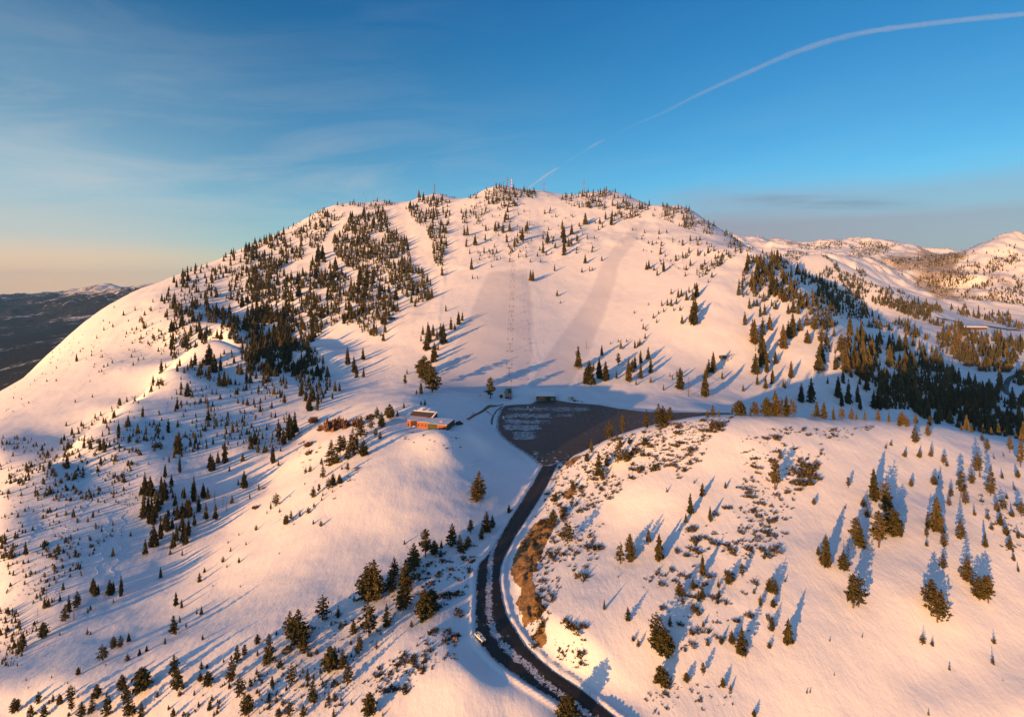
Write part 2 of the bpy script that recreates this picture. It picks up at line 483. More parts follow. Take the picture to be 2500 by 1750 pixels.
# the bench the lodge stands on
pad = poly_dist(gx, gy, [((998 - CX) / F * 432, 432), ((1040 - CX) / F * 430, 430), ((1100 - CX) / F * 428, 428), ((1085 - CX) / F * 438, 438), ((1010 - CX) / F * 444, 444)])
k = smoothstep(28.0, 13.0, pad)
z = z * (1 - k) + (-118.0) * k
TER.z = z
TER.sync()
ppx, ppy = TER.px()
HIT = TER.hit

# ---- surface masks carried by the ground: groomed pistes and bare earth
def region(poly, d0, d1):
    return (in_poly(ppx, ppy, poly) & (gy > d0) & (gy < d1)).astype(np.float32)
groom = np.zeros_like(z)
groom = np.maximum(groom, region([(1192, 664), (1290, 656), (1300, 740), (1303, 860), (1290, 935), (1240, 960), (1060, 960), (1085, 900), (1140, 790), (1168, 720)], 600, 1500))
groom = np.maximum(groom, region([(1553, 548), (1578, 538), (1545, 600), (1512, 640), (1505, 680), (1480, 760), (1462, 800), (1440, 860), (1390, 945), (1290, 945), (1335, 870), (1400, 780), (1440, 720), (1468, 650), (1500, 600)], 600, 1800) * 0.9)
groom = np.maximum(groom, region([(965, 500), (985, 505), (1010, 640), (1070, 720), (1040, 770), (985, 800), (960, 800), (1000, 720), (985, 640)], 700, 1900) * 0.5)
dirt = np.zeros_like(z)
for poly in ([(1300, 1285), (1335, 1262), (1362, 1270), (1330, 1335), (1318, 1370), (1300, 1395), (1306, 1440), (1325, 1470), (1322, 1500), (1300, 1515), (1278, 1535), (1270, 1500), (1260, 1470), (1275, 1440), (1262, 1425), (1245, 1400), (1255, 1360), (1270, 1330)],
             [(1305, 1540), (1330, 1520), (1335, 1555), (1322, 1585), (1308, 1575)], [(1370, 1210), (1398, 1185), (1410, 1195), (1385, 1225)], [(1360, 1250), (1378, 1235), (1390, 1240), (1370, 1265)],
             [(1370, 1135), (1405, 1115), (1425, 1112), (1395, 1140)]):
    dirt = np.maximum(dirt, region(poly, 120, 420))
dirt = np.maximum(dirt, smoothstep(1.6, 0.4, np.where(near, lot_s, 99)) * 0.55)


def blur(a, n):
    for _ in range(n):
        a = (np.roll(a, 1, 0) + 2 * a + np.roll(a, -1, 0)) / 4
        a = (np.roll(a, 1, 1) + 2 * a + np.roll(a, -1, 1)) / 4
    return a
# rocky, wind-scoured strips on the far range
sc1 = fbm((gx - .55 * gy) / 260.0, (gx * .55 + gy) / 900.0, 5, 0.62, 87)
dirt = np.maximum(dirt, np.where(gy > 2550, smoothstep(0.02, 0.36, sc1) * 0.58, 0))
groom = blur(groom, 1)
dirt = blur(dirt, 2)
# gullied face of the road cut, and windrows left by the plough beside the road
nearcut = (gy < 430) & (dirt > 0.02)
TER.z = TER.z + np.where(nearcut, np.clip(dirt, 0, 1) * ((np.abs(fbm(gx / 5.0, gy / 5.0, 4, 0.6, 91)) - .12) * 3.4), 0)
pl = in_poly(ppx, ppy, [(1128, 1128), (1160, 1108), (1200, 1085), (1232, 1082), (1275, 1120), (1290, 1145), (1235, 1195), (1165, 1225), (1140, 1190), (1150, 1150)]) & (gy < 430)
q = gx * 0.86 - gy * 0.50
TER.z = TER.z + blur(pl.astype(float), 3) * (0.38 * np.sin(q * 2 * math.pi / 5.2 + 2.2 * fbm(gx / 14.0, gy / 14.0, 2, .5, 93)) + .5 * fbm(gx / 4.0, gy / 4.0, 3, .5, 95)) * (0.6 + fbm(gx / 18.0, gy / 18.0, 2, .5, 94))
TER.sync()
ppx, ppy = TER.px()
HIT = TER.hit


# ------------------------------------------------------------------ ground materials
def new_mat(name):
    m = bpy.data.materials.new(name)
    m.use_nodes = True
    w = NT(m.node_tree)
    out = w.n('ShaderNodeOutputMaterial')
    b = w.n('ShaderNodeBsdfPrincipled')
    w.l(b.outputs[0], out.inputs['Surface'])
    return m, w, b


def geom_pos(w):
    return w.n('ShaderNodeNewGeometry').outputs['Position']


def bump(w, height, strength, dist, normal=None):
    nd = w.n('ShaderNodeBump')
    nd.inputs['Strength'].default_value = strength
    nd.inputs['Distance'].default_value = dist
    w.l(height, nd.inputs['Height'])
    if normal is not None:
        w.l(normal, nd.inputs['Normal'])
    return nd.outputs[0]


def snow_material():
    m, w, b = new_mat('snow')
    pos = geom_pos(w)
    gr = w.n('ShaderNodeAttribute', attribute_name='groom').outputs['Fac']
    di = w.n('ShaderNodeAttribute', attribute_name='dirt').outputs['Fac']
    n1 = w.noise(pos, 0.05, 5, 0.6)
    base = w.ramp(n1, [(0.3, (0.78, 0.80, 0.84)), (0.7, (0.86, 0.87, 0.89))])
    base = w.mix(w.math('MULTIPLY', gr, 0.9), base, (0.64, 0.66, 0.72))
    # loose dirt on bare banks
    dn = w.noise(pos, 0.35, 6, 0.65)
    dcol = w.ramp(w.noise(pos, 0.9, 6, 0.7), [(0.25, (0.09, 0.052, 0.022)), (0.5, (0.25, 0.15, 0.058)), (0.75, (0.40, 0.26, 0.11))])
    dm = w.ramp(w.math('ADD', di, w.math('MULTIPLY', w.math('SUBTRACT', dn, 0.5), 1.9)), [(0.46, 0.0), (0.54, 1.0)])
    base = w.mix(dm, base, dcol)
    w.l(base, b.inputs['Base Color'])
    b.inputs['Roughness'].default_value = 0.62
    b.inputs['Specular IOR Level'].default_value = 0.25
    # wind crust, ski-packed bumps; groomed ground is finely ribbed and flat
    sep = w.n('ShaderNodeSeparateXYZ')
    w.l(pos, sep.inputs[0])
    st = w.n('ShaderNodeCombineXYZ')
    w.l(w.math('MULTIPLY', sep.outputs[0], 1.0), st.inputs[0])
    w.l(w.math('MULTIPLY', sep.outputs[1], 0.45), st.inputs[1])
    w.l(sep.outputs[2], st.inputs[2])
    hz = w.math('ADD', w.math('MULTIPLY', w.noise(st.outputs[0], 0.13, 6, 0.62), 1.25), w.math('MULTIPLY', w.noise(st.outputs[0], 0.55, 6, 0.72), 0.62))
    rough_amt = w.math('SUBTRACT', 1.0, w.math('MULTIPLY', gr, 0.75))
    hz = w.math('MULTIPLY', hz, rough_amt)
    hz = w.math('ADD', hz, w.math('MULTIPLY', w.math('MULTIPLY', dm, w.noise(pos, 0.8, 6, 0.7)), 1.4))
    nrm = bump(w, hz, 0.6, 0.55)
    w.l(nrm, b.inputs['Normal'])
    return m


M_SNOW = snow_material()
V = np.stack([TER.x, TER.y, TER.z], -1).reshape(-1, 3)
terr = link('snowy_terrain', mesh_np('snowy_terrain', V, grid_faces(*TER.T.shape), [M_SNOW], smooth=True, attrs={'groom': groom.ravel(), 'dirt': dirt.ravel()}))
tag(terr, 'snow covered mountain, hills and valley floor', None, None, 'structure')


# ------------------------------------------------------------------ far forested mountains on the left
FAR_PTS = """
-700 1000 2300; -300 1000 2300; 0 985 2300; 150 900 2300; 300 850 2300; 600 850 2300; 800 850 2300
-700 900 3300; -300 905 3300; 0 900 3300; 200 860 3300; 400 820 3300; 700 800 3300
-700 820 5200; -300 822 5200; 0 822 5200; 200 810 5200; 400 790 5200; 700 780 5200
-700 770 7500; -300 770 7500; 0 775 7500; 100 770 7500; 200 745 7600; 300 730 7600; 400 730 7600; 700 720 7600
230 722 8600; 340 702 8400; 400 700 8400; 500 705 8400; 700 700 8400
-700 745 9000; -300 745 9000; 0 745 9000; 100 738 9000; 150 718 10000; 200 707 10200; 264 699 10200; 310 712 10200
0 728 11500; 62 721 11500; 110 724 11500; -300 725 11500; -700 722 11500; 340 712 11000; 500 712 11000
0 724 14500; 62 719 14500; 150 715 14500; 250 712 14500; 300 703 14500; 350 699 14500; 500 700 14500; -300 716 14500; -700 712 14500; 700 702 14500
-700 730 20000; 0 730 20000; 350 720 20000; 700 720 20000
"""
FAR = Field(parse(FAR_PTS), -1.65, -0.42, 420, 2200.0, 20000.0, 420, vs=1.3)
fz = 1 - np.abs(2 * fbm(FAR.x / 1500.0, FAR.y / 1500.0, 5, 0.52, 61))
fl = smoothstep(5600, 8200, FAR.y)
FAR.z = FAR.z + (fz - 0.75) * 190.0 * fl + fbm(FAR.x / 400.0, FAR.y / 400.0, 4, 0.5, 63) * 50 * fl
FAR.sync()


def far_forest_material():
    m, w, b = new_mat('distant_forest')
    pos = geom_pos(w)
    sep = w.n('ShaderNodeSeparateXYZ')
    w.l(pos, sep.inputs[0])
    tr = w.noise(pos, 0.06, 3, 0.7)
    wood = w.ramp(tr, [(0.35, (0.010, 0.016, 0.018)), (0.6, (0.036, 0.038, 0.036))])
    big = w.noise(pos, 0.0016, 6, 0.62)
    mid = w.noise(pos, 0.012, 5, 0.7)
    hi = w.math('MULTIPLY', w.math('ADD', sep.outputs[2], 330.0), 1 / 420.0, True)
    k = w.math('ADD', w.math('ADD', w.math('MULTIPLY', big, 0.55), w.math('MULTIPLY', mid, 0.45)), w.math('MULTIPLY', hi, 0.16))
    sn = w.ramp(k, [(0.555, 0.0), (0.63, 0.9)])
    col = w.mix(sn, wood, (0.70, 0.73, 0.78))
    w.l(col, b.inputs['Base Color'])
    b.inputs['Roughness'].default_value = 0.9
    b.inputs['Specular IOR Level'].default_value = 0.05
    w.l(bump(w, w.noise(pos, 0.05, 4, 0.7), 0.8, 14.0), b.inputs['Normal'])
    return m


fo = link('forested_mountains', mesh_np('forested_mountains', np.stack([FAR.x, FAR.y, FAR.z], -1).reshape(-1, 3), grid_faces(*FAR.T.shape), [far_forest_material()], smooth=True))
tag(fo, 'dark forested mountains far off beyond the left flank', None, None, 'structure')


# ------------------------------------------------------------------ car park and road sheets
def sheet_from_poly(name, poly, zf, step, attrs_f=None, mats=()):
    P = np.array(poly)
    x0, y0 = P.min(0)
    x1, y1 = P.max(0)
    xs, ys = np.arange(x0 - step, x1 + 2 * step, step), np.arange(y0 - step, y1 + 2 * step, step)
    X, Y = np.meshgrid(xs, ys)
    ins = in_poly(X, Y, poly) | (poly_dist(X, Y, poly + poly[:1]) < step * 0.8)
    idx = np.arange(X.size).reshape(X.shape)
    q = np.stack([idx[:-1, :-1], idx[:-1, 1:], idx[1:, 1:], idx[1:, :-1]], -1).reshape(-1, 4)
    q = q[ins.ravel()[q].all(1)]
    used, inv = np.unique(q, return_inverse=True)
    X, Y = X.ravel()[used], Y.ravel()[used]
    me = mesh_np(name, np.stack([X, Y, zf(X, Y)], -1), inv.reshape(-1, 4), mats, smooth=True, attrs={k: f(X, Y) for k, f in (attrs_f or {}).items()})
    return link(name, me)


def asphalt_material(name, patchy, tone=1.0):
    m, w, b = new_mat(name)
    pos = geom_pos(w)
    sn = w.n('ShaderNodeAttribute', attribute_name='snow').outputs['Fac']
    br = w.n('ShaderNodeAttribute', attribute_name='brown').outputs['Fac']
    base = w.ramp(w.math('ADD', w.math('MULTIPLY', w.noise(pos, 0.5, 6, 0.65), 0.5), w.math('MULTIPLY', w.noise(pos, 0.045, 4, 0.6), 0.5)), [(0.3, tuple(tone * c for c in (0.036, 0.034, 0.032))), (0.7, tuple(tone * c for c in (0.088, 0.082, 0.075)))])
    dirtc = w.ramp(w.noise(pos, 0.22, 6, 0.65), [(0.3, (0.060, 0.040, 0.027)), (0.7, (0.125, 0.082, 0.052))])
    base = w.mix(br, base, dirtc)
    n1 = w.noise(pos, patchy, 6, 0.7)
    n2 = w.noise(pos, patchy * 4.0, 3, 0.6)
    kk = w.math('ADD', sn, w.math('ADD', w.math('MULTIPLY', w.math('SUBTRACT', n1, 0.5), 2.0), w.math('MULTIPLY', w.math('SUBTRACT', n2, 0.5), 1.3)))
    mask = w.ramp(kk, [(0.46, 0.0), (0.66, 1.0)])
    base = w.mix(mask, base, w.ramp(n2, [(0.3, (0.30, 0.30, 0.33)), (0.65, (0.70, 0.72, 0.77))]))
    w.l(base, b.inputs['Base Color'])
    w.l(w.ramp(mask, [(0.0, 0.55), (1.0, 0.7)]), b.inputs['Roughness'])
    b.inputs['Specular IOR Level'].default_value = 0.2
    h = w.math('ADD', w.math('MULTIPLY', mask, 0.10), w.math('MULTIPLY', w.noise(pos, 3.0, 3, 0.6), 0.03))
    w.l(bump(w, h, 0.7, 0.6), b.inputs['Normal'])
    return m


def frame_of(X, Y, Z):
    return CX + F * X / Y, HY - F * Z / Y


def lot_snow(X, Y):
    a, b = frame_of(X, Y, LOT_Z)
    a = a + 11 * fbm(X / 9.0, Y / 9.0, 3, .6, 141)
    b = b + 3.5 * fbm(X / 7.0, Y / 7.0, 3, .6, 142)
    m = np.zeros_like(a)
    for (x0, x1, y0, y1, s) in ((1238, 1346, 994, 1002, .55), (1345, 1440, 994, 1004, .50), (1232, 1345, 1009, 1020, .60), (1355, 1400, 1010, 1018, .48), (1226, 1320, 1024, 1033, .64), (1226, 1318, 1036, 1050, .66), (1245, 1312, 1054, 1072, .60), (1300, 1345, 1026, 1036, .40)):
        m = np.maximum(m, (s - .03) * smoothstep(x0 - 6, x0 + 8, a) * smoothstep(x1 + 6, x1 - 8, a) * smoothstep(y0 - 2.5, y0 + 2, b) * smoothstep(y1 + 2.5, y1 - 2, b))
    m = np.maximum(m, 0.16 * smoothstep(1350, 1420, a) * smoothstep(1075, 1040, b))
    ed = poly_dist(X, Y, LOT + LOT[:1])
    return np.maximum(m, 0.75 * smoothstep(3.2, 0.4, ed))


def lot_brown(X, Y):
    a, b = frame_of(X, Y, LOT_Z)
    r = 0.6 * smoothstep(1345, 1430, a) + 0.4 * smoothstep(1070, 1110, b)
    drive = np.exp(-((a - (1342 + (b - 1000) * -0.02)) / 14.0) ** 2)
    return np.clip(r * (1 - 0.8 * drive) + 0.1, 0, 1)


lot = sheet_from_poly('car_park', LOT, lambda X, Y: np.full_like(X, LOT_Z), 1.3, {'snow': lot_snow, 'brown': lot_brown}, [asphalt_material('car_park_asphalt', 0.36)])
tag(lot, 'dark half-cleared car park with rows of leftover snow', None, None, 'structure')

STRIPE = resample([on_road(*p) for p in [(1262, 1235), (1225, 1300), (1202, 1346), (1195, 1406), (1193, 1450), (1196, 1508), (1210, 1549), (1253, 1598), (1300, 1633), (1324, 1662), (1374, 1696), (1440, 1745), (1500, 1785)]], 90)
tt = np.linspace(0, 1, 25)
RX = RL[:, None, 0] * (1 - tt) + RR[:, None, 0] * tt
RY = RL[:, None, 1] * (1 - tt) + RR[:, None, 1] * tt
sd = poly_dist(RX, RY, [tuple(p) for p in STRIPE])
wid = np.interp(RY, [160, 200, 215, 260, 300], [0.8, 1.9, 1.7, 1.4, 0.2])
r_snow = 0.74 * smoothstep(wid + 1.0, wid * 0.3, sd)
edge_l = np.hypot(RX - RL[:, None, 0], RY - RL[:, None, 1])
edge_r = np.hypot(RX - RR[:, None, 0], RY - RR[:, None, 1])
r_snow = np.maximum(r_snow, 0.62 * smoothstep(1.2, 0.1, edge_l))
r_snow = np.maximum(r_snow, 0.55 * smoothstep(0.6, 0.05, edge_r))
r_brown = 0.25 * smoothstep(1.6, 0.6, np.abs(edge_r - 5.4))
road = link('road', mesh_np('road', np.stack([RX, RY, road_z(RY)], -1).reshape(-1, 3), grid_faces(*RX.shape), [asphalt_material('road_asphalt', 0.34, 0.5)], smooth=True, attrs={'snow': r_snow.ravel(), 'brown': r_brown.ravel()}))
tag(road, 'winding plough-cleared road with a strip of slush', None, None, 'structure')

# ------------------------------------------------------------------ trees: shapes
def rot_z(a):
    c, s = math.cos(a), math.sin(a)
    return np.array([[c, -s, 0], [s, c, 0], [0, 0, 1.0]])


def tube(p, r, n=6):
    """tapered tube along points p with radii r; returns verts, quads as triangles"""
    p = np.asarray(p, float)
    V, Fc = [], []
    for k, (q, rr) in enumerate(zip(p, r)):
        d = p[min(k + 1, len(p) - 1)] - p[max(k - 1, 0)]
        d /= np.linalg.norm(d) + 1e-9
        a = np.cross(d, [0.3, 1, 0.1]); a /= np.linalg.norm(a)
        b = np.cross(d, a)
        for j in range(n):
            t = 2 * math.pi * j / n
            V.append(q + rr * (math.cos(t) * a + math.sin(t) * b))
    for k in range(len(p) - 1):
        for j in range(n):
            a0, a1 = k * n + j, k * n + (j + 1) % n
            Fc += [(a0, a1, a1 + n), (a0, a1 + n, a0 + n)]
    return np.array(V), np.array(Fc)


def merge(parts):
    V, Fc, o = [], [], 0
    for v, f in parts:
        V.append(v); Fc.append(np.asarray(f) + o); o += len(v)
    return np.vstack(V), np.vstack(Fc)


def fir_shape(seed, levels=26, per=8, width=0.15, bare=0.04, ragged=0.35, lean=0.0, kites=3):
    """narrow conical fir one unit tall, boughs of flat sprays; returns (trunk, crown)"""
    r = random.Random(seed)
    V, Fc = [], []

    def spray(base, d, L, w, sag):
        d = np.array(d); side = np.cross(d, [0, 0, 1.0]); side /= np.linalg.norm(side) + 1e-9
        tip = base + d * L + np.array([0, 0, -sag * L])
        mid = base + d * L * 0.55 + np.array([0, 0, -sag * L * 0.25 + 0.006])
        i = len(V)
        V.extend([base, mid + side * w, tip, mid - side * w])
        Fc.extend([(i, i + 1, i + 2), (i, i + 2, i + 3)])
        # hanging twigs below the bough
        j = len(V)
        V.extend([base * 0.4 + mid * 0.6, mid * .3 + tip * .7, mid * .5 + tip * .5 + np.array([side[0] * w * .4, side[1] * w * .4, -w * 1.1])])
        Fc.append((j, j + 1, j + 2))

    lob = [r.uniform(0, 6.28) for _ in range(3)]
    for k in range(levels):
        t = k / (levels - 1)
        h = bare + (0.985 - bare) * t ** 0.92
        rad = width * (1 - t) ** 0.72 * (1.0 - 0.35 * math.exp(-t * 9)) + 0.008
        rad *= 1 + ragged * (r.random() - 0.55)
        n = max(3, int(per * (0.55 + 0.6 * (1 - t))))
        a0 = r.uniform(0, 6.28)
        for j in range(n):
            if r.random() < 0.10 + 0.12 * ragged:
                continue
            a = a0 + 6.283 * j / n + r.uniform(-.35, .35)
            L = rad * r.uniform(0.62, 1.25) * (1 + 0.18 * math.sin(a * 2 + lob[0]))
            d = np.array([math.cos(a), math.sin(a), 0])
            c = np.array([lean * h, 0, h + r.uniform(-.012, .012)])
            up = 0.35 * t
            dd = d + np.array([0, 0, up]); dd /= np.linalg.norm(dd)
            spray(c, dd, L, L * r.uniform(.24, .36), r.uniform(.25, .6))
            if kites > 1:
                for q in range(kites - 1):
                    b = a + r.choice((-1, 1)) * r.uniform(.25, .55)
                    d2 = np.array([math.cos(b), math.sin(b), up]); d2 /= np.linalg.norm(d2)
                    spray(c + dd * L * r.uniform(.25, .55), d2, L * r.uniform(.4, .62), L * r.uniform(.14, .24), r.uniform(.3, .8))
    core = tier_shape(seed + 500, 7, 7, width * .62, bare + .03, 0)[1]
    o = len(V)
    V.extend(core[0] + np.array([[lean * .5, 0, 0]])); Fc.extend([tuple(q + o for q in f) for f in core[1]])
    tv, tf = tube([(0, 0, -0.05), (lean * .3, 0, .3), (lean * .7, 0, .7), (lean * .98, 0, .98)], [.016, .012, .007, .002], 6)
    return (tv, tf), (np.array(V), np.array(Fc))


def tier_shape(seed, tiers=5, n=7, width=.19, bare=.03, sprays=10):
    """small far-off conifer: ragged overlapping skirts of boughs with a few stray sprays"""
    r = random.Random(seed)
    V, Fc = [], []
    for k in range(tiers):
        t0 = k / tiers
        h0 = bare + (1 - bare) * t0 * .93
        h1 = min(1.0, h0 + (1.0 - h0) * r.uniform(.45, .7)) if k < tiers - 1 else 1.0
        rad = width * (1 - t0) ** .75 * r.uniform(.85, 1.15) + .01
        i = len(V)
        V.append((r.uniform(-.01, .01), r.uniform(-.01, .01), h1))
        a0 = r.uniform(0, 6.28)
        for j in range(2 * n):
            a = a0 + math.pi * j / n
            q = rad * (r.uniform(.85, 1.3) if j % 2 else r.uniform(.35, .7))
            V.append((q * math.cos(a), q * math.sin(a), h0 + (r.uniform(-.03, .02) if j % 2 else r.uniform(.02, .07))))
        for j in range(2 * n):
            Fc.append((i, i + 1 + j, i + 1 + (j + 1) % (2 * n)))
    for _ in range(sprays):
        h = r.uniform(bare + .05, .9); a = r.uniform(0, 6.28)
        L = width * (1 - h) ** .75 * r.uniform(1.1, 1.6)
        c = np.array([math.cos(a), math.sin(a), 0]); sd = np.array([-math.sin(a), math.cos(a), 0])
        i = len(V)
        V += [c * L * .3 + sd * L * .3 + [0, 0, h], c * L * .3 - sd * L * .3 + [0, 0, h + .02], c * L + [0, 0, h - .02]]
        Fc.append((i, i + 1, i + 2))
    tv, tf = tube([(0, 0, -.05), (0, 0, .5)], [.018, .01], 4)
    return (tv, tf), (np.array([np.array(v, float) for v in V]), np.array(Fc))


def pine_shape(seed, whorls=15, width=0.24, bare=0.16, tuft=9, two=False, sparse=0.12, taper=.7):
    """rounder pine with tufts of needles at the ends of up-swept limbs"""
    r = random.Random(seed)
    V, Fc, wood = [], [], []
    heads = [(0.0, 0.0, 1.0)] + ([(r.uniform(.06, .1) * r.choice((-1, 1)), r.uniform(-.06, .06), r.uniform(.8, .9))] if two else [])

    def puff(c, s, n):
        for _ in range(n):
            d = np.array([r.gauss(0, 1), r.gauss(0, 1), r.gauss(0.25, .8)]); d /= np.linalg.norm(d)
            e = np.cross(d, [r.gauss(0, 1), r.gauss(0, 1), r.gauss(0, 1)]); e /= np.linalg.norm(e) + 1e-9
            o = c + d * s * r.uniform(-.1, .25)
            i = len(V)
            V.extend([o - e * s * r.uniform(.26, .44), o + e * s * r.uniform(.26, .44), o + d * s * r.uniform(.7, 1.15)])
            Fc.append((i, i + 1, i + 2))

    for hx, hy, ht in heads:
        pts = [(0, 0, -.05), (hx * .35, hy * .35, ht * .4), (hx, hy, ht * .75), (hx, hy, ht * .985)]
        wood.append(tube(pts, [.021 * ht, .016 * ht, .009, .003], 6))
        for k in range(whorls):
            t = k / (whorls - 1)
            h = (bare + (0.97 - bare) * t) * ht
            prof = (1 - t) ** taper * (1 - .35 * math.exp(-t * 7)) + .05
            rad = width * prof * ht
            n = r.randint(4, 6)
            a0 = r.uniform(0, 6.28)
            f = min(1.0, h / (ht * .75))
            ax = np.array([hx * f, hy * f, h])
            for j in range(n):
                if r.random() < sparse:
                    continue
                a = a0 + 6.283 * j / n + r.uniform(-.4, .4)
                L = rad * r.uniform(.55, 1.25)
                rise = L * r.uniform(-.12, .42)
                tip = ax + np.array([math.cos(a) * L, math.sin(a) * L, rise])
                wood.append(tube([ax, tip], [.0045, .0015], 3))
                s = max(.026, .34 * rad * r.uniform(.75, 1.25))
                puff(tip, s, tuft)
                puff(ax * .34 + tip * .66 + np.array([0, 0, .004]), s, tuft)
                puff(ax * .68 + tip * .32, s * .9, max(3, tuft - 5))
        puff(np.array([hx, hy, ht * .985]), .022, tuft)
    return merge(wood), (np.array(V), np.array(Fc))


def snag_shape(seed, twigs=46, needles=False):
    """dead or half-bare tree: trunk with thin drooping limbs"""
    r = random.Random(seed)
    wood = [tube([(0, 0, -.05), (.008, 0, .4), (-.006, .005, .8), (0, 0, 1)], [.017, .013, .007, .0015], 6)]
    V, Fc = [], []
    for k in range(twigs):
        h = r.uniform(.14, .95)
        L = .12 * (1.1 - h) * r.uniform(.6, 1.5) + .015
        a = r.uniform(0, 6.28)
        c = np.array([0, 0, h])
        d = np.array([math.cos(a), math.sin(a), r.uniform(-.6, .15)])
        wood.append(tube([c, c + d * L * .6, c + d * L + np.array([0, 0, -.2 * L])], [.004, .0028, .001], 3))
        for q in range(4 if needles else 2):
            o = c + d * L * r.uniform(.3, 1)
            e = np.array([r.gauss(0, 1), r.gauss(0, 1), r.gauss(-.4, .6)]) * (.022 if needles else .012)
            g = np.array([r.gauss(0, 1), r.gauss(0, 1), r.gauss(0, .6)]) * (.012 if needles else .004)
            i = len(V)
            V.extend([o, o + e, o + e * .4 + g])
            Fc.append((i, i + 1, i + 2))
    return merge(wood), (np.array(V), np.array(Fc))


def shrub_shape(seed, n=70, flat=0.6):
    """low twiggy bush, one unit wide"""
    r = random.Random(seed)
    V, Fc = [], []
    lobes = [(r.uniform(-.3, .3), r.uniform(-.3, .3), r.uniform(.7, 1.1)) for _ in range(r.randint(3, 5))]
    for _ in range(n):
        lx, ly, ls = r.choice(lobes)
        a = r.uniform(0, 6.28)
        e = r.uniform(.25, 1.45)
        d = np.array([math.cos(a) * math.cos(e), math.sin(a) * math.cos(e), math.sin(e) * flat])
        L = .34 * ls * r.uniform(.6, 1.15)
        b = np.array([lx + r.gauss(0, .06), ly + r.gauss(0, .06), -.03])
        o = b + d * L * r.uniform(.3, .7)
        tip = b + d * L * 1.3
        s = np.cross(d, [r.gauss(0, 1), r.gauss(0, 1), r.gauss(0, 1)])
        s /= np.linalg.norm(s) + 1e-9
        w = r.uniform(.03, .07)
        i = len(V)
        V.extend([b, o + s * w, tip, o - s * w])
        Fc.extend([(i, i + 1, i + 2), (i, i + 2, i + 3)])
    stem = [tube([(lx * .3, ly * .3, -.06), (lx, ly, .12)], [.02, .008], 3) for lx, ly, ls in lobes]
    return merge(stem), (np.array(V), np.array(Fc))


def leaf_material(name, stops, trans=0.0, rough=0.85, attr=None):
    m, w, b = new_mat(name)
    geo = w.n('ShaderNodeNewGeometry')
    oi = w.n('ShaderNodeObjectInfo')
    if attr:
        k = w.n('ShaderNodeAttribute', attribute_name=attr).outputs['Fac']
    else:
        k = oi.outputs['Random']
    v = w.math('ADD', w.math('MULTIPLY', k, 0.55), w.math('MULTIPLY', geo.outputs['Random Per Island'], 0.45))
    col = w.ramp(v, stops)
    w.l(col, b.inputs['Base Color'])
    b.inputs['Roughness'].default_value = rough
    b.inputs['Specular IOR Level'].default_value = 0.12
    return m


FIR_STOPS = [(0.0, (0.0286, 0.0315, 0.0146)), (0.35, (0.0507, 0.0492, 0.0195)), (0.7, (0.0872, 0.071, 0.0268)), (1.0, (0.1348, 0.0902, 0.0366))]
PINE_STOPS = [(0.0, (0.0317, 0.0342, 0.0134)), (0.35, (0.0603, 0.0573, 0.0195)), (0.7, (0.1015, 0.082, 0.0256)), (1.0, (0.1507, 0.1038, 0.0366))]
SHRUB_STOPS = [(0.0, (0.045, 0.034, 0.020)), (0.4, (0.080, 0.064, 0.030)), (0.75, (0.11, 0.082, 0.038)), (1.0, (0.15, 0.10, 0.05))]
DEAD_STOPS = [(0.0, (0.07, 0.032, 0.018)), (0.5, (0.13, 0.058, 0.028)), (1.0, (0.17, 0.085, 0.045))]
WILLOW_STOPS = [(0.0, (0.10, 0.055, 0.036)), (0.5, (0.16, 0.092, 0.060)), (1.0, (0.22, 0.135, 0.09))]
M_FIR = leaf_material('fir_needles', FIR_STOPS)
M_PINE = leaf_material('pine_needles', PINE_STOPS)
M_SHRUB = leaf_material('sagebrush_twigs', SHRUB_STOPS)
M_DEAD = leaf_material('rusty_needles', DEAD_STOPS)
M_WILLOW = leaf_material('bare_willow_twigs', WILLOW_STOPS)
M_FIR_S = leaf_material('forest_needles', FIR_STOPS, attr='tint')
M_PINE_S = leaf_material('pinewood_needles', PINE_STOPS, attr='tint')
M_SHRUB_S = leaf_material('brush_twigs', SHRUB_STOPS, attr='tint')
M_DEAD_S = leaf_material('dead_twigs', DEAD_STOPS, attr='tint')


def bark_material():
    m, w, b = new_mat('bark')
    pos = w.n('ShaderNodeTexCoord').outputs['Object']
    w.l(w.ramp(w.noise(pos, 60.0, 4, 0.6), [(0.3, (0.05, 0.030, 0.020)), (0.7, (0.16, 0.095, 0.060))]), b.inputs['Base Color'])
    b.inputs['Roughness'].default_value = 0.9
    return m


M_BARK = bark_material()
FIRS = [fir_shape(11, 28, 9, .165), fir_shape(12, 26, 9, .20), fir_shape(13, 30, 8, .14, ragged=.55), fir_shape(14, 26, 10, .23, ragged=.3), fir_shape(15, 24, 8, .18, bare=.12, ragged=.7), fir_shape(16, 28, 9, .19, lean=.03, ragged=.5)]
PINES = [pine_shape(21, 18, .20, .08, 12), pine_shape(22, 17, .24, .05, 12), pine_shape(23, 18, .20, .22, 11, sparse=.15, taper=.5), pine_shape(24, 16, .27, .06, 12, two=True), pine_shape(25, 16, .24, .15, 8, sparse=.34, taper=.45), pine_shape(26, 18, .22, .03, 13, taper=.85), pine_shape(27, 18, .25, .12, 12, taper=.5)]
BIGPINE = [pine_shape(31, 17, .34, .04, 13, two=True, taper=.6), pine_shape(32, 16, .38, .03, 13, taper=.65)]
YOUNG = [pine_shape(41, 10, .30, .0, 13, sparse=.03), fir_shape(42, 13, 9, .27, bare=0, kites=2), pine_shape(43, 11, .25, .0, 13, sparse=.03, taper=.9)]
SNAGS = [snag_shape(51), snag_shape(52, 60, True), snag_shape(53, 34)]
SHRUBS = [shrub_shape(61, 70, .75), shrub_shape(62, 60, .6), shrub_shape(63, 90, .85), shrub_shape(64, 46, .6)]
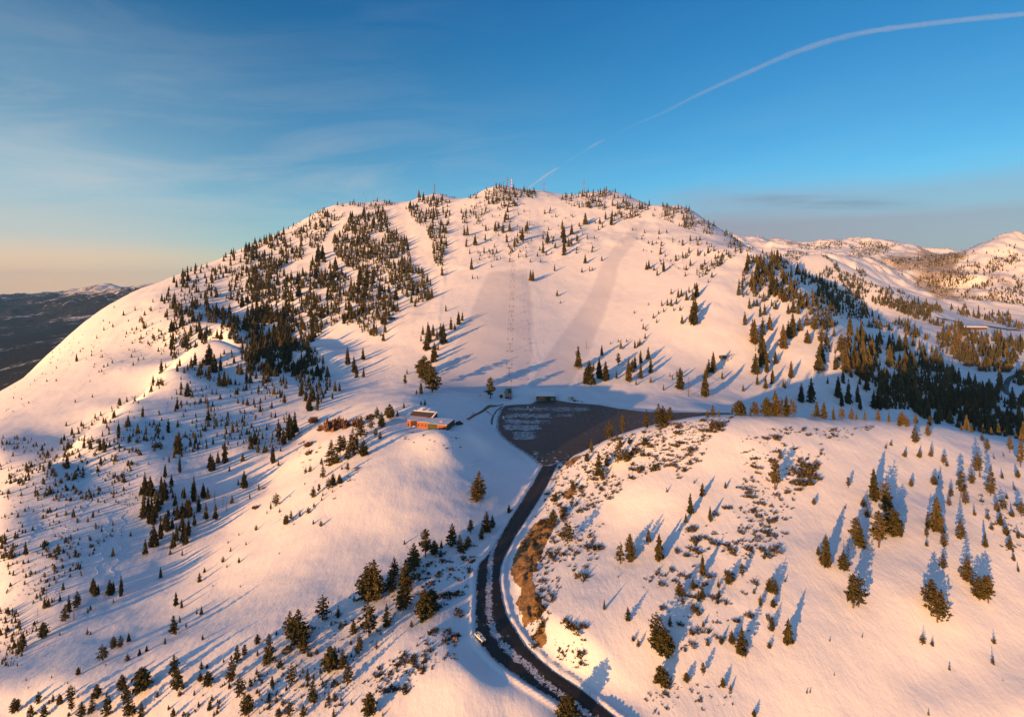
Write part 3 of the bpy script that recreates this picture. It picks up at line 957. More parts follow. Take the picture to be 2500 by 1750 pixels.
WILLOWS = [shrub_shape(71, 240, 1.1), shrub_shape(72, 200, 1.0)]
FIR_LO = [tier_shape(81 + i, 4, 5, w, sprays=5) for i, w in enumerate((.16, .19, .14, .17, .22))]
FIR_MID = [tier_shape(91 + i, 8, 7, w, sprays=16) for i, w in enumerate((.15, .175, .13, .165))]
YOUNG_LO = [tier_shape(101 + i, 3, 5, w, 0, 5) for i, w in enumerate((.26, .32, .22))]
SHRUB_LO = [shrub_shape(111 + i, 26, .8) for i in range(4)]

# ------------------------------------------------------------------ trees: places
# "x y h [kind]" in the enlarged crop of the frame named before each block (crop scale 3.2143)
TREES = """
@0 600 f
1500 965 100;1530 940 110;1570 1030 130;1640 930 170;1640 1050 110;1680 990 150;1730 980 120;1720 1100 130;1760 1105 130;1790 1090 100;1470 1185 120;1390 1290 110;1120 1345 90;930 1485 120;1005 1420 100;1080 1475 90;1145 1480 80;1320 1465 120;1635 1380 115;1240 1480 80;1395 1420 60;1400 1600 150;1380 1590 120;1535 1550 100;1760 1607 70;1935 1080 120;1965 1080 100;2010 1045 70;1890 1010 100;1265 1000 120;1240 1100 70;1280 1100 50;520 1415 40;480 1560 70;810 1600 100;660 1590 90;710 1600 90;330 1605 50;725 1190 30;590 1230 30;2185 1520 170;2225 1560 130;1060 510 40;970 550 45;1135 550 45;815 665 40;885 640 40;1270 440 70;1200 445 35;1310 560 70;1130 655 70;1150 700 30;600 910 70;1320 385 60;1385 330 70;1620 300 60;1700 400 70;1660 345 50;1800 570 120;1750 580 120;1700 550 110;1900 480 110;1980 430 80;2015 420 80;1610 420 80;1850 1170 60;1510 1190 50;2000 1270 50;985 1420 50;900 1350 60;1410 950 70;1390 990 80;1300 960 50;1380 890 60
@0 1050 f
1410 190 180;1385 180 150;820 175 120;785 160 110;700 150 100;655 135 90;525 300 115;385 305 70;425 360 45;205 320 50;585 385 70;790 275 75;1295 370 110;1345 445 105;1410 330 130;1540 110 100;1650 290 110;1665 315 120;1710 260 100;1765 255 170;1800 320 45;1915 450 140;1870 430 50;1905 245 75;1960 150 70;2075 180 75;2140 255 150;2185 280 50;1520 560 210;1445 535 100;1290 550 170;1105 510 80;1130 480 100;1150 470 80;390 505 80;295 510 55;440 535 45;1595 525 120;1630 540 100;1820 575 75;1960 540 55;2030 470 55;1685 570 110 d;1750 610 130 d;1780 635 110 d;1690 700 130;1615 705 140;1560 640 130;1545 650 190 r;1465 680 150;1430 680 120;1390 700 140;1375 600 110;1235 640 170;1190 620 110;1125 690 170;1170 730 140;1225 690 110;1260 855 170;1315 790 130;1205 910 180;1360 935 150;1385 870 140;1425 870 90;1455 890 160;1480 830 160;1440 820 120;1525 755 120;1325 670 60;1140 985 140;885 990 80;1335 975 50;1430 985 50;1025 830 40;815 870 35;575 685 80;730 685 65;775 645 35;690 720 50;200 985 120;85 1010 100;1260 1160 95;950 1295 165;890 1270 90;860 1290 125;730 1270 120;745 1300 130;770 1290 90;605 1390 135 p;540 1425 140;510 1500 135 p;365 1340 140 s;405 1355 50;295 1455 70 d;580 1490 120 d;330 1605 110;495 1255 70;1380 1375 115;1425 1395 75;1580 1445 70;1545 1440 50;1360 1600 150 p;1380 1602 50 y;1410 1510 60;1460 1545 40 y;1565 1190 75 p;1605 1115 45 y;1875 1040 50 y;1750 1035 50 y;1780 1075 25 y;2010 785 50 y;1930 900 30 y;1875 825 25 y;1790 885 20 y;1810 950 35 y;2165 600 110 p;2125 620 65;2195 645 40 y;2240 740 80 p;2095 655 30 y;150 795 30;105 1140 45;180 1115 40;345 920 40;555 850 40;625 860 35;710 865 40;550 935 45;455 930 50;2000 620 40 w;2060 460 25 w;700 985 30 y;690 1430 40 y;710 1410 45 y;890 1350 30 y;1670 1225 20 y;1885 1230 20 y;2190 970 20 y;470 1340 60;350 1400 100;380 1390 80
@0 1250 p
340 990 130;170 1075 130;685 960 60 y;710 960 30 y;470 965 25 y;890 1075 105;945 1060 95;1010 1015 75 f;805 1170 135;830 1200 20 y;1000 1165 60 y;1095 1120 55 y;1150 1090 50 y;1295 1035 60 f;1590 1000 45 y;615 1275 65;405 1300 25 y;1365 1280 170;1390 1400 180;1110 1400 190 g;955 1400 130;1010 1600 200;985 1500 150;760 1465 120;840 1600 190;720 1580 140;640 1604 120;550 1490 140;560 1560 100;300 1500 100;345 1605 100;240 1607 100;110 1580 125;140 1570 110;415 1490 65;465 1510 90;385 1510 40;1110 1607 120;1040 1607 110;1235 1450 50 y;1410 1440 50 y;1580 1230 65;1625 1220 35 y;1630 1370 125;1570 1330 70;1815 1330 210;1860 1180 140;1920 1140 105;1880 1450 160;1920 1590 170;2020 1040 85;2110 1190 240;2080 1200 90 y;2200 1210 70 y;2000 1330 45 y;2055 1345 40 y;2135 1360 85 y;1960 1330 35 y;2020 1420 45 y;2110 1470 65 y;1560 1530 45 y;1640 1560 85;1680 1600 50 y;1360 1605 75;1440 1600 45 y;540 1605 40;2190 1605 80;205 1320 20 y;220 1380 20 y;530 1345 20 y
@600 1250 p
90 1035 80;345 990 220;395 1020 200;410 1050 290;455 1100 150;600 850 205;725 825 100 y;670 885 40 y;745 910 65 y;845 950 115;965 970 280;1105 895 180;935 690 240;970 650 260;1005 680 310;1060 680 190;1140 625 175;1165 520 170;1265 605 210 e;1250 630 240;1235 765 200;1320 450 210;1410 350 220;1480 340 120;1530 350 65 y;1535 280 65 f;1620 265 180;1680 300 130;1745 275 90;1765 170 115;1850 210 105;1890 150 160;1935 120 100;1400 830 230 g;1450 770 170 g;1470 720 130;890 1135 165;1025 1070 70 y;660 1255 210;700 1240 190;760 1230 160;800 1345 170;355 1370 185;485 1320 90;525 1490 175;205 1365 90 y;185 1470 60 y;345 1607 140;450 1607 100;650 1490 90 y;700 1480 80 y;970 1600 190;690 1607 70;245 1607 70;850 700 60 y;75 1330 40 y;125 1350 40 y;1245 250 35 y;1300 900 55 y;490 1130 70 y;240 960 40 y;1345 1050 30 y;20 1607 180;1075 1600 40 y
@600 850 p
1400 205 150 g;1440 300 200;1465 345 200;1385 240 150;1475 110 110 f;1250 295 90;1265 205 45 f;1375 360 105 f;1340 360 40 y;1375 455 40;1405 450 50;1240 470 50 f;1190 530 45;1130 560 125;1105 530 70;1150 540 80;1030 550 95;985 640 120;1065 620 120;905 700 170;1020 700 75;1055 710 60 y;870 780 120;925 845 130;840 840 220;800 870 110;740 850 170;770 800 120;670 915 200;715 910 90;605 1020 110;595 915 60;470 980 60 y;505 970 60 y;800 970 75;755 950 30 y;735 1065 80;685 1080 105;650 1110 95;575 1130 70;530 1170 90;605 1160 40 y;595 1195 35 y;680 1130 25 y;535 1245 40 y;490 1295 55 y;425 1320 50 y;325 1390 85;355 1340 70;530 1380 40 y;590 1395 50 y;85 1425 45 y;1830 1180 220;1800 1200 150;2065 1290 70 y;265 720 170 f;300 760 120 f;345 715 210 f;385 680 190 f;320 600 120 r;360 640 110 f;215 900 160 f;260 920 50 y;145 820 70 f;95 820 100 f;40 770 120 f;70 750 110 f;1920 395 170 t;735 340 80 f;700 340 90 f;555 340 70 f;430 380 100 f;500 490 120 f;560 490 100 f;520 420 130 f;640 230 100 f;660 310 90 f;600 200 80 f;800 130 140 f;850 190 130 f;870 230 110 f;925 230 90 f;920 100 110 f;680 395 55 f;480 480 60 f;560 575 85 w;715 640 140 w;640 620 100 w;900 600 90 w;800 620 90 w;960 560 80 w;590 640 50 w;500 760 60 w;490 830 50 w
@1200 850 f
680 165 190;735 245 95;765 280 190;800 175 75;845 230 165;895 250 155;865 60 90;995 135 100 p;1075 260 185;1105 190 110;1125 160 110;1170 240 130;1170 120 110;1230 95 110;1250 195 125;980 240 70;1135 290 50;1480 325 180;1455 225 60;1495 230 70;1400 225 40;1350 330 50;1420 250 40;1250 270 50;1545 380 160 s;1675 380 220;1740 190 170;1705 200 120;1690 230 110;2070 205 170;2160 190 150;2110 150 150;2205 280 140;2150 325 115;2085 290 90;1975 340 60;2225 410 80;1810 245 65;920 720 155 p;1030 670 150 t;1215 630 150 p;1310 620 190 p;1345 600 150 p;1400 590 130 p;1695 545 65 p;1735 540 100 p;1785 540 70;1940 525 120 g;1890 520 60;2160 530 150 g;2080 530 110 p;2030 530 60;785 805 95;845 750 35;750 890 75 p;840 1000 190 p;870 1035 90 p;905 935 90 p;990 900 160 p;1010 780 80 p;985 730 60 p;1080 755 55 p;1195 770 85 p;1060 890 100 p;1655 1160 110;1560 1310 180;1525 1370 80;1715 1355 120;1835 1100 60;1590 1060 35;1375 1130 45;595 1530 180 e;1230 1525 115;1085 1607 155 p;1315 1607 160;485 1370 110 p;505 1200 80 p;640 1110 80 p;540 870 30 y
@1200 1250 p
1090 380 210;1010 405 170;1230 240 115;1315 375 215 f;1655 490 165 f;1580 615 100;1475 665 125;1500 715 65 y;1655 680 90;1585 790 85;1785 665 70 y;1860 570 110;1780 590 70 y;1965 510 110;885 765 90 f;1070 850 110;1290 1000 220;1285 1060 160;1360 1110 210 g;1320 1100 180;1110 1010 50 y;1150 1060 70;1400 900 90;1695 1045 50 y;1800 1030 70 y;1885 1030 105;1965 1115 215;1950 1110 150;1660 895 50 y;1660 1280 105;1530 1335 80;1815 1370 80;1875 1400 55 y;2200 640 140;2230 640 120;2110 735 85;2210 750 70;2200 930 110;2180 1065 55 y;2060 1607 60;600 1625 200 g;1600 260 60 y;2140 365 60 y;1295 485 35 y;1365 505 40 y;1340 580 35 y;995 510 25 y;1330 1350 150 g;1310 1330 100 y;1625 700 90
@1800 950 p
295 790 250;335 560 70;870 775 90;1075 870 255 f;1160 930 230 e;1170 960 180;1110 1240 290;1230 1150 220 g;1180 1120 200;1020 1000 90 y;990 920 80 y;930 1220 215;960 1240 180;990 1250 70 y;690 1385 250 f;635 1300 80 y;835 1430 150;870 1320 140 r;835 1330 160 s;845 935 25 y;600 910 60;205 1330 70 y;1395 425 145;1495 365 100;1165 465 40 y;1205 440 35 y;1315 530 60 y;1430 535 70 y;1520 535 90;1620 595 85;1645 605 40 y;1885 640 155;1960 495 110;2140 500 130;2225 610 200;1365 770 70;1545 755 80;1580 700 30 y;1755 845 210 t;1790 905 140;1840 740 95;1675 840 80;1660 910 65 y;1990 830 225;1565 1120 290 f;1495 1090 130;1485 1170 90;1485 1230 50 y;1620 1230 110;1750 1170 165;1945 1245 125 f;1615 1405 125;1805 1500 200;1845 1540 60 y;2040 960 90;2085 950 100;2065 1070 100;2110 1150 80;2140 1260 110;2205 1175 70;2170 1345 60 y;2200 700 70;2080 700 50 y;2230 1000 120;1860 990 55 y;1965 1020 55 y;1995 1100 45 y;40 1480 115;275 1600 135;250 1590 110;1905 690 35 y;2015 545 25 y;2090 525 20 y;2175 790 40 y;2115 860 45 y;2160 1000 60 y;300 210 200 f;340 215 150;240 215 150 g;430 215 150;130 205 110;30 200 110;385 210 170 f;580 225 55 f;625 230 140 f;680 230 140 f;755 240 105 f;820 240 105;895 240 105;935 240 65 f;1000 245 85 f;1105 250 100;1190 260 90 f;1290 285 110;1330 295 90;1270 290 60;1400 270 80;1510 290 85;1920 405 65
@1800 1250 p
910 750 270;950 740 260;1525 735 215;1570 860 270;1600 800 200;1900 690 190;1970 710 220;1940 690 200;270 640 135;180 735 85;280 750 75;270 935 115;400 1030 205 f;250 1065 60 y;30 1120 225;1455 1030 85 y;1530 1050 50 y;2015 1030 60 y;2005 1190 65 y;1665 1235 35 y;725 1010 20 y;980 980 20 y;130 1607 60;545 1418 25 y;570 1415 25 y;1500 1590 25 y;2205 465 45 y;760 1278 14 y;2085 1322 14 y;375 545 30 y;130 635 40 y
@1800 500 f
60 945 115;95 820 95;135 1090 200;120 1050 160;200 1020 150;190 1180 230;210 1250 200;150 1330 180;240 1310 130;300 1250 110;360 1130 200;550 1085 110;420 1360 140;580 1555 215;500 1550 155;790 1510 170;830 1400 130;640 1320 220;660 1240 150;215 1450 115;285 1405 130;150 1410 90;375 1440 75;360 1430 65;710 1405 60;945 1550 150;870 1560 170;820 1580 120;965 1607 110;1070 1600 150;1105 1600 120;255 985 140;435 1030 190;400 1050 150;490 990 110;605 990 130 p;545 950 110 p;660 1070 130 p;815 1150 140 p;845 1150 120 p;760 1040 80 p;850 1310 220;900 1280 130;1220 1060 65;1525 1160 65;1015 1465 150;1245 920 40;1270 930 40;280 705 160;45 1465 55;150 710 60;95 820 90;130 800 70;155 800 70;180 880 110;215 870 100;260 700 110;110 680 60;120 640 100;150 600 100;165 560 110;200 540 90;180 470 90;150 460 80;255 490 80;330 740 90;370 760 110;400 860 90;440 850 110;480 860 90;520 820 120;550 800 100;740 800 60;800 830 60;905 820 50;990 870 100;1060 880 70;1110 900 50;1000 810 60;870 790 60;680 780 60;660 770 90;1490 1060 60;1430 1140 90;1380 1110 90;1320 1100 50;600 800 90;620 760 60;690 700 50;455 740 90;530 630 60;430 700 100;1150 1040 25;1470 1060 50;1290 1090 40
@1200 420 f
325 860 100;495 780 65;515 975 55;570 655 130;570 560 140;560 520 110;555 450 80;605 590 80;625 575 70;630 495 95;670 545 70;735 415 100;740 400 80;440 560 100;405 640 100;405 530 60;440 520 60;500 600 55;1350 785 105;1235 765 80;1215 770 70;1300 815 55;1275 775 50;1560 740 65;1325 650 60;790 630 50;735 720 80;865 700 45;710 790 50;770 780 45;790 775 35;1585 1190 190;1600 1100 110;1495 1195 80;240 540 110;280 450 75;265 470 60;205 510 45;30 470 90;90 480 90;140 470 70;110 380 80;125 320 60;120 555 70;145 690 30;305 710 30;385 710 35;360 665 45;430 655 45;665 640 40;540 1030 25;940 420 100;850 410 60;895 375 70;1520 820 40;1595 920 55;1610 980 120;1580 1010 90;1530 1010 80;1490 980 70;1465 990 80;1410 960 50;1550 950 60;1335 1055 55;1380 1050 60;1410 1055 70;1450 1040 60;1430 1090 40;1480 1090 45;1350 1100 40;1230 1045 30;1120 1110 30;1190 1235 50;1210 1245 35;1270 1150 45;1310 1115 35;1295 1185 35;1175 1170 30;1205 1310 50;1125 1385 70;1165 1360 60;1150 1370 50;1060 1335 35;1015 1390 75;995 1335 30;935 1350 25;745 1390 80 d;1730 830 50;1700 870 35;1500 670 50;1525 680 60;1550 640 60;1620 660 70;1700 640 60;1780 640 40;1450 700 50;1500 580 60;1560 545 60;1690 570 35;1610 570 20;1375 480 40;1315 490 50
@600 420 f
1770 770 95;1730 590 70;1740 500 90;1715 500 70;1800 580 100;1880 540 60;1960 450 60;2015 480 90;2040 560 90;2070 450 60;2175 540 110;2210 450 80;1940 650 50;1780 840 40;1820 840 30;1930 750 30;2110 590 90;1980 450 70;2060 380 60;2030 400 70;1870 640 60;1610 1240 110;1640 1240 60;1670 1200 110;1700 1170 80;1570 1095 60;1390 1280 80;1375 1330 60;1430 1270 100;1470 1290 100;1500 1320 90;1550 1350 170;1530 1300 120;1420 1400 150;1440 1340 140;1480 1460 130;1510 1400 60;1330 1060 70;1300 1030 80;1460 990 90;1430 1000 90;1380 1000 70;1310 970 110;1265 980 90;1190 1100 90;1160 1090 90;1095 1200 110;1080 1330 80;1070 1200 90;2235 855 95
"""

CROP = 2250.0 / 700.0
rng = random.Random(5)
PLACES = []          # (frame x, frame y, height in frame px, kind, x, y, z)


def add_place(px, py, h, k, force=False):
    if not force:
        for q in PLACES[-900:]:
            if abs(q[0] - px) < 3.2 and abs(q[1] - py) < 4 and abs(q[2] - h) < 0.5 * max(h, q[2]):
                return
    # bases beyond the lower edge of the frame keep their place
    p = HIT(px, py)
    if p is None:
        return
    if in_poly(np.array(p[0]), np.array(p[1]), ROADPOLY) or in_poly(np.array(p[0]), np.array(p[1]), LOT):
        q = HIT(px, py + 6)
        p = q or p
    PLACES.append((px, py, h, k) + p)


crop, dk = (0, 0), 'f'
for line in TREES.strip().splitlines():
    if line[0] == '@':
        a = line[1:].split()
        crop, dk = (float(a[0]), float(a[1])), a[2]
        continue
    for item in line.split(';'):
        a = item.split()
        if not a:
            continue
        add_place(crop[0] + float(a[0]) / CROP, crop[1] + float(a[1]) / CROP, float(a[2]) / CROP, a[3] if len(a) > 3 else dk)
N_HAND = len(PLACES)


def scatter(poly, n, h0, h1, kind, gap=0.40, tries=6, clump=2.6):
    """fill an outline of the frame with trees standing on the ground seen there"""
    P = np.array(poly, float)
    x0, y0 = P.min(0)
    x1, y1 = P.max(0)
    cells = {}
    made = 0
    if isinstance(kind, str) and kind in 'fv':
        n = int(n * 1.45)
        tries = 9
    if kind == 'y':
        n = int(n * 1.5)
    for _ in range(n * tries):
        if made >= n:
            break
        px, py = rng.uniform(x0, x1), rng.uniform(y0, y1)
        if not bool(in_poly(np.array(px), np.array(py), poly)):
            continue
        dens = 0.42 + float(fbm(np.array(px / 24.0), np.array(py / 17.0), 3, .6, 33)) * clump
        if rng.random() > dens + gap:
            continue
        h = h0 * .8 + (h1 * 1.3 - h0 * .8) * rng.random() ** 1.9
        g = 0.17 * h + 0.9
        key = (int(px / 6), int(py / 6))
        if any(abs(qx - px) < g and abs(qy - py) < g for i in (-1, 0, 1) for j in (-1, 0, 1) for qx, qy in cells.get((key[0] + i, key[1] + j), ())):
            continue
        p = HIT(px, py)
        if p is None:
            continue
        cells.setdefault(key, []).append((px, py))
        k = kind if isinstance(kind, str) else rng.choice(kind)
        PLACES.append((px, py, h, k) + p)
        made += 1


def crop_poly(ox, oy, *pts):
    return [(ox + a / CROP, oy + b / CROP) for a, b in pts]


B, A, C, Dd, E, H, I, Fq, G, K = (600, 420), (0, 600), (1200, 420), (1800, 500), (600, 850), (0, 1050), (0, 1250), (1200, 850), (1800, 950), (1200, 1250)
scatter(crop_poly(*B, (840, 350), (1080, 320), (1150, 430), (1270, 570), (1300, 720), (1370, 780), (1460, 900), (1470, 1000), (1330, 1040), (1230, 970), (1130, 890), (960, 830), (800, 750), (690, 650), (690, 540), (760, 450)), 620, 11, 24, 'f')
scatter(crop_poly(*B, (560, 660), (640, 690), (770, 810), (800, 830), (1000, 870), (1190, 1000), (1190, 1090), (1100, 1180), (1090, 1290), (960, 1290), (870, 1230), (730, 1200), (620, 1220), (560, 1320), (380, 1400), (260, 1300), (280, 1000), (330, 850), (480, 800)), 520, 13, 30, 'f')
scatter(crop_poly(*B, (0, 1100), (250, 1130), (310, 1300), (480, 1380), (520, 1500), (600, 1607), (0, 1607)), 300, 16, 36, 'f')
scatter(crop_poly(*B, (0, 900), (270, 880), (280, 1150), (0, 1120)), 60, 10, 26, 'f')
scatter(crop_poly(*E, (0, 0), (540, 0), (680, 260), (580, 480), (500, 500), (380, 240), (200, 180), (0, 60)), 170, 9, 26, 'f')
scatter(crop_poly(*B, (0, 590), (240, 500), (350, 480), (480, 640), (400, 740), (310, 810), (60, 980), (0, 1000)), 210, 9, 22, 'f')
scatter(crop_poly(*B, (330, 500), (480, 400), (600, 320), (720, 300), (780, 330), (700, 420), (640, 500), (600, 590), (530, 610), (440, 540)), 110, 8, 18, 'f')
scatter(crop_poly(*B, (700, 250), (860, 240), (1060, 215), (1180, 250), (1060, 290), (940, 300), (860, 265), (740, 275)), 60, 4, 10, 'f')
scatter(crop_poly(*B, (0, 610), (240, 500), (450, 375), (600, 295), (700, 262), (600, 315), (450, 400), (240, 530), (0, 640)), 60, 4, 9, 'f')
scatter(crop_poly(*A, (1350, 265), (1600, 140), (1900, 25), (2250, 0), (2250, 420), (1850, 480), (1700, 420), (1500, 560), (1380, 540), (1280, 450)), 240, 8, 24, 'f')
scatter(crop_poly(*A, (1380, 480), (1700, 480), (1830, 570), (2250, 470), (2250, 900), (1960, 790), (1680, 740), (1500, 820), (1340, 900), (1330, 700)), 260, 10, 32, 'f')
scatter(crop_poly(*A, (1100, 500), (1330, 480), (1330, 700), (1280, 880), (1080, 760)), 45, 5, 14, 'f')
scatter(crop_poly(*A, (650, 800), (1000, 560), (1250, 800), (1100, 950), (700, 1080)), 55, 3, 9, 'f')
scatter(crop_poly(*A, (0, 1150), (600, 700), (900, 480), (850, 700), (300, 1200), (0, 1400)), 50, 2.5, 6, 'f')
scatter(crop_poly(*A, (1850, 800), (2250, 900), (2250, 1250), (2100, 1180), (1950, 1000)), 120, 6, 20, 'f')
scatter(crop_poly(*A, (1450, 980), (1800, 820), (1980, 1050), (2100, 1200), (2200, 1350), (1900, 1480), (1500, 1450), (1300, 1250)), 150, 5, 18, 'f')
scatter(crop_poly(*A, (400, 1560), (900, 1260), (1060, 1160), (1300, 1010), (1380, 980), (1330, 1080), (1000, 1300), (700, 1480)), 70, 5, 18, 'f')
scatter(crop_poly(*A, (500, 1500), (1000, 1300), (1500, 1250), (2000, 1400), (2250, 1350), (2250, 1607), (0, 1607)), 190, 3.5, 13, 'f')
scatter(crop_poly(*B, (1250, 290), (1370, 190), (1620, 240), (1600, 420), (1520, 430), (1400, 440), (1330, 400)), 110, 8, 18, 'f')
scatter(crop_poly(*B, (1410, 450), (1500, 450), (1570, 470), (1575, 620), (1540, 690), (1580, 820), (1540, 820), (1480, 700), (1460, 560)), 75, 10, 22, 'f')
scatter(crop_poly(*B, (1700, 230), (1780, 190), (1880, 130), (2060, 120), (2250, 150), (2250, 250), (2000, 290), (1900, 330), (1830, 420), (1700, 440), (1690, 330)), 150, 5, 13, 'f')
scatter(crop_poly(*C, (0, 130), (300, 150), (480, 200), (300, 200), (170, 290), (0, 310)), 95, 5, 14, 'f')
scatter(crop_poly(*C, (520, 210), (700, 170), (860, 150), (1000, 155), (1060, 190), (1240, 265), (1220, 330), (1170, 360), (950, 400), (900, 300), (640, 280)), 190, 6, 15, 'f')
scatter(crop_poly(*C, (1300, 260), (1550, 295), (1690, 390), (1870, 490), (2000, 590), (1870, 570), (1640, 480), (1500, 440), (1340, 370), (1250, 350)), 260, 5, 13, 'f')
scatter(crop_poly(*C, (1560, 830), (1700, 700), (1960, 610), (1970, 640), (1850, 700), (1650, 830)), 45, 6, 15, 'f')
scatter(crop_poly(*C, (1850, 580), (2050, 590), (2050, 640), (1880, 600)), 18, 6, 14, 'f')
scatter(crop_poly(*C, (1900, 1000), (2000, 650), (2250, 700), (2250, 1100), (2060, 1000)), 60, 12, 28, 'f')
scatter(crop_poly(*C, (0, 320), (500, 300), (900, 430), (800, 640), (0, 700)), 120, 3, 10, 'f')
scatter(crop_poly(*C, (1100, 450), (1650, 500), (1900, 600), (1550, 800), (1200, 720)), 50, 4, 12, 'f')
scatter(crop_poly(*B, (1680, 300), (1850, 420), (2250, 420), (2250, 700), (1760, 720)), 70, 4, 12, 'f')
# right-hand valley
scatter(crop_poly(*Dd, (200, 380), (330, 450), (560, 560), (700, 650), (840, 900), (700, 1000), (450, 780), (250, 700), (120, 600)), 380, 10, 26, 'f')
scatter(crop_poly(*Dd, (560, 570), (700, 620), (1000, 780), (1050, 900), (860, 900), (700, 730)), 220, 8, 20, 'f')
scatter(crop_poly(*Dd, (860, 1010), (1000, 1060), (1200, 1090), (1400, 1160), (1620, 1240), (1730, 1380), (1900, 1430), (2080, 1440), (2100, 1560), (2250, 1530), (2250, 1607), (1100, 1607), (1130, 1480), (1000, 1360), (900, 1250)), 620, 20, 46, 'v')
scatter(crop_poly(*Dd, (1560, 1040), (1680, 1000), (1900, 1040), (2250, 1090), (2250, 1160), (2180, 1240), (2150, 1310), (1990, 1330), (1880, 1310), (1700, 1210), (1580, 1140)), 380, 15, 34, 'v')
scatter(crop_poly(*Dd, (820, 690), (1000, 710), (1300, 760), (1430, 780), (1600, 800), (1950, 880), (2250, 930), (2250, 990), (1950, 910), (1700, 860), (1500, 850), (1560, 920), (1750, 960), (2000, 1040), (1700, 1000), (1500, 930), (1350, 880), (1180, 810), (1000, 760)), 700, 9, 20, 'v')
scatter(crop_poly(*Dd, (760, 470), (900, 560), (1050, 620), (1430, 740), (1300, 760), (900, 700), (760, 590), (640, 560)), 330, 4, 12, 'v')
scatter(crop_poly(*Dd, (310, 440), (420, 360), (560, 380), (700, 400), (760, 460), (640, 400), (540, 400), (400, 480)), 120, 3, 8, 'v')
scatter(crop_poly(*Dd, (930, 500), (1050, 560), (960, 570)), 25, 4, 9, 'v')
scatter(crop_poly(*Dd, (1200, 920), (1340, 940), (1480, 1050), (1440, 1070), (1300, 1010)), 40, 10, 22, 'f')
scatter(crop_poly(*Dd, (900, 860), (1050, 900), (1250, 1000), (1000, 960)), 40, 8, 20, 'f')
scatter(crop_poly(*Dd, (2180, 1330), (2250, 1320), (2250, 1430), (2160, 1400)), 22, 14, 26, 'v')
scatter(crop_poly(*G, (1380, 0), (1850, 60), (2250, 250), (2250, 420), (1830, 340), (1500, 260), (1400, 200)), 150, 22, 44, 'v')
scatter(crop_poly(*Dd, (600, 1100), (860, 1100), (1000, 1400), (860, 1450), (700, 1250)), 26, 12, 34, 'f')
# open woods on the sunny far mountains
scatter(crop_poly(*Dd, (480, 320), (900, 280), (1250, 310), (1180, 350), (800, 350), (500, 360)), 260, 2.5, 6, 'v')
scatter(crop_poly(*Dd, (820, 380), (1240, 320), (1180, 380), (960, 420), (860, 430)), 240, 2.5, 6, 'v')
scatter(crop_poly(*Dd, (1200, 440), (1500, 400), (1740, 390), (1900, 380), (1700, 470), (1400, 500), (1280, 480)), 420, 2.5, 6.5, 'v')
scatter(crop_poly(*Dd, (1380, 620), (1500, 560), (2250, 370), (2250, 440), (1800, 610), (1640, 700), (1480, 690)), 420, 3, 9, 'v')
scatter(crop_poly(*Dd, (1700, 740), (2000, 560), (2250, 560), (2250, 800), (2000, 760)), 240, 3, 9, 'v')
scatter(crop_poly(*Dd, (1000, 480), (2250, 300), (2250, 800), (1700, 740)), 140, 2.5, 7, 'v')
scatter(crop_poly(*Dd, (1640, 790), (2000, 830), (2250, 900), (2000, 870), (1700, 800)), 40, 7, 14, 'v')
# left slopes
scatter(crop_poly(*H, (0, 420), (300, 180), (500, 130), (900, 60), (1300, 60), (1100, 440), (700, 420), (200, 480)), 230, 4, 14, 'y')
scatter(crop_poly(*H, (1100, 80), (1900, 0), (2250, 0), (2200, 180), (1700, 150), (1300, 260)), 70, 5, 16, 'f')
scatter(crop_poly(*H, (0, 480), (900, 420), (1100, 520), (1050, 600), (700, 560), (0, 560)), 110, 3, 11, 'y')
scatter(crop_poly(*H, (0, 560), (700, 600), (1000, 800), (800, 1000), (300, 1000), (0, 800)), 90, 3, 10, 'y')
scatter(crop_poly(*H, (0, 830), (140, 850), (160, 1010), (0, 1020)), 50, 6, 17, 'f')
scatter(crop_poly(*H, (300, 900), (640, 850), (640, 1150), (460, 1160)), 50, 4, 12, 'y')
scatter(crop_poly(*H, (0, 1020), (350, 1050), (560, 1250), (400, 1380), (150, 1380), (0, 1300)), 60, 3, 10, 'y')
scatter(crop_poly(*I, (0, 780), (140, 760), (190, 950), (170, 1200), (0, 1230)), 85, 5, 17, 'f')
scatter(crop_poly(*I, (180, 900), (300, 840), (280, 980), (200, 1000)), 16, 4, 10, 'y')
scatter(crop_poly(*H, (1080, 480), (1250, 440), (1500, 560), (1480, 860), (1230, 780), (1090, 640)), 26, 20, 42, 'f')
scatter(crop_poly(*A, (0, 1560), (250, 1500), (300, 1607), (0, 1607)), 30, 3, 9, 'f')
scatter(crop_poly(*H, (0, 60), (260, 40), (330, 150), (100, 330), (0, 380)), 26, 3, 10, 'f')
# twiggy growth among the trees by the bend and below the hut
scatter(crop_poly(*I, (1600, 1200), (2250, 1050), (2250, 1607), (1300, 1607), (1300, 1450)), 40, 6, 15, 'y')
scatter(crop_poly(600, 1250, (400, 1150), (900, 1000), (1200, 1250), (1000, 1500), (500, 1600)), 30, 6, 14, 'y')
# skyline scrub
scatter(crop_poly(*B, (1250, 235), (1370, 182), (1550, 175), (1660, 214), (1750, 206), (1750, 216), (1560, 190), (1370, 200)), 36, 3, 8, 'f')

# sagebrush and other low brush (sizes are widths)
def brush(poly, n, w0, w1, gap=.3):
    scatter(poly, int(n * 1.6), w0 * 1.0, w1 * 1.25, 'b', gap, 6, 1.1)


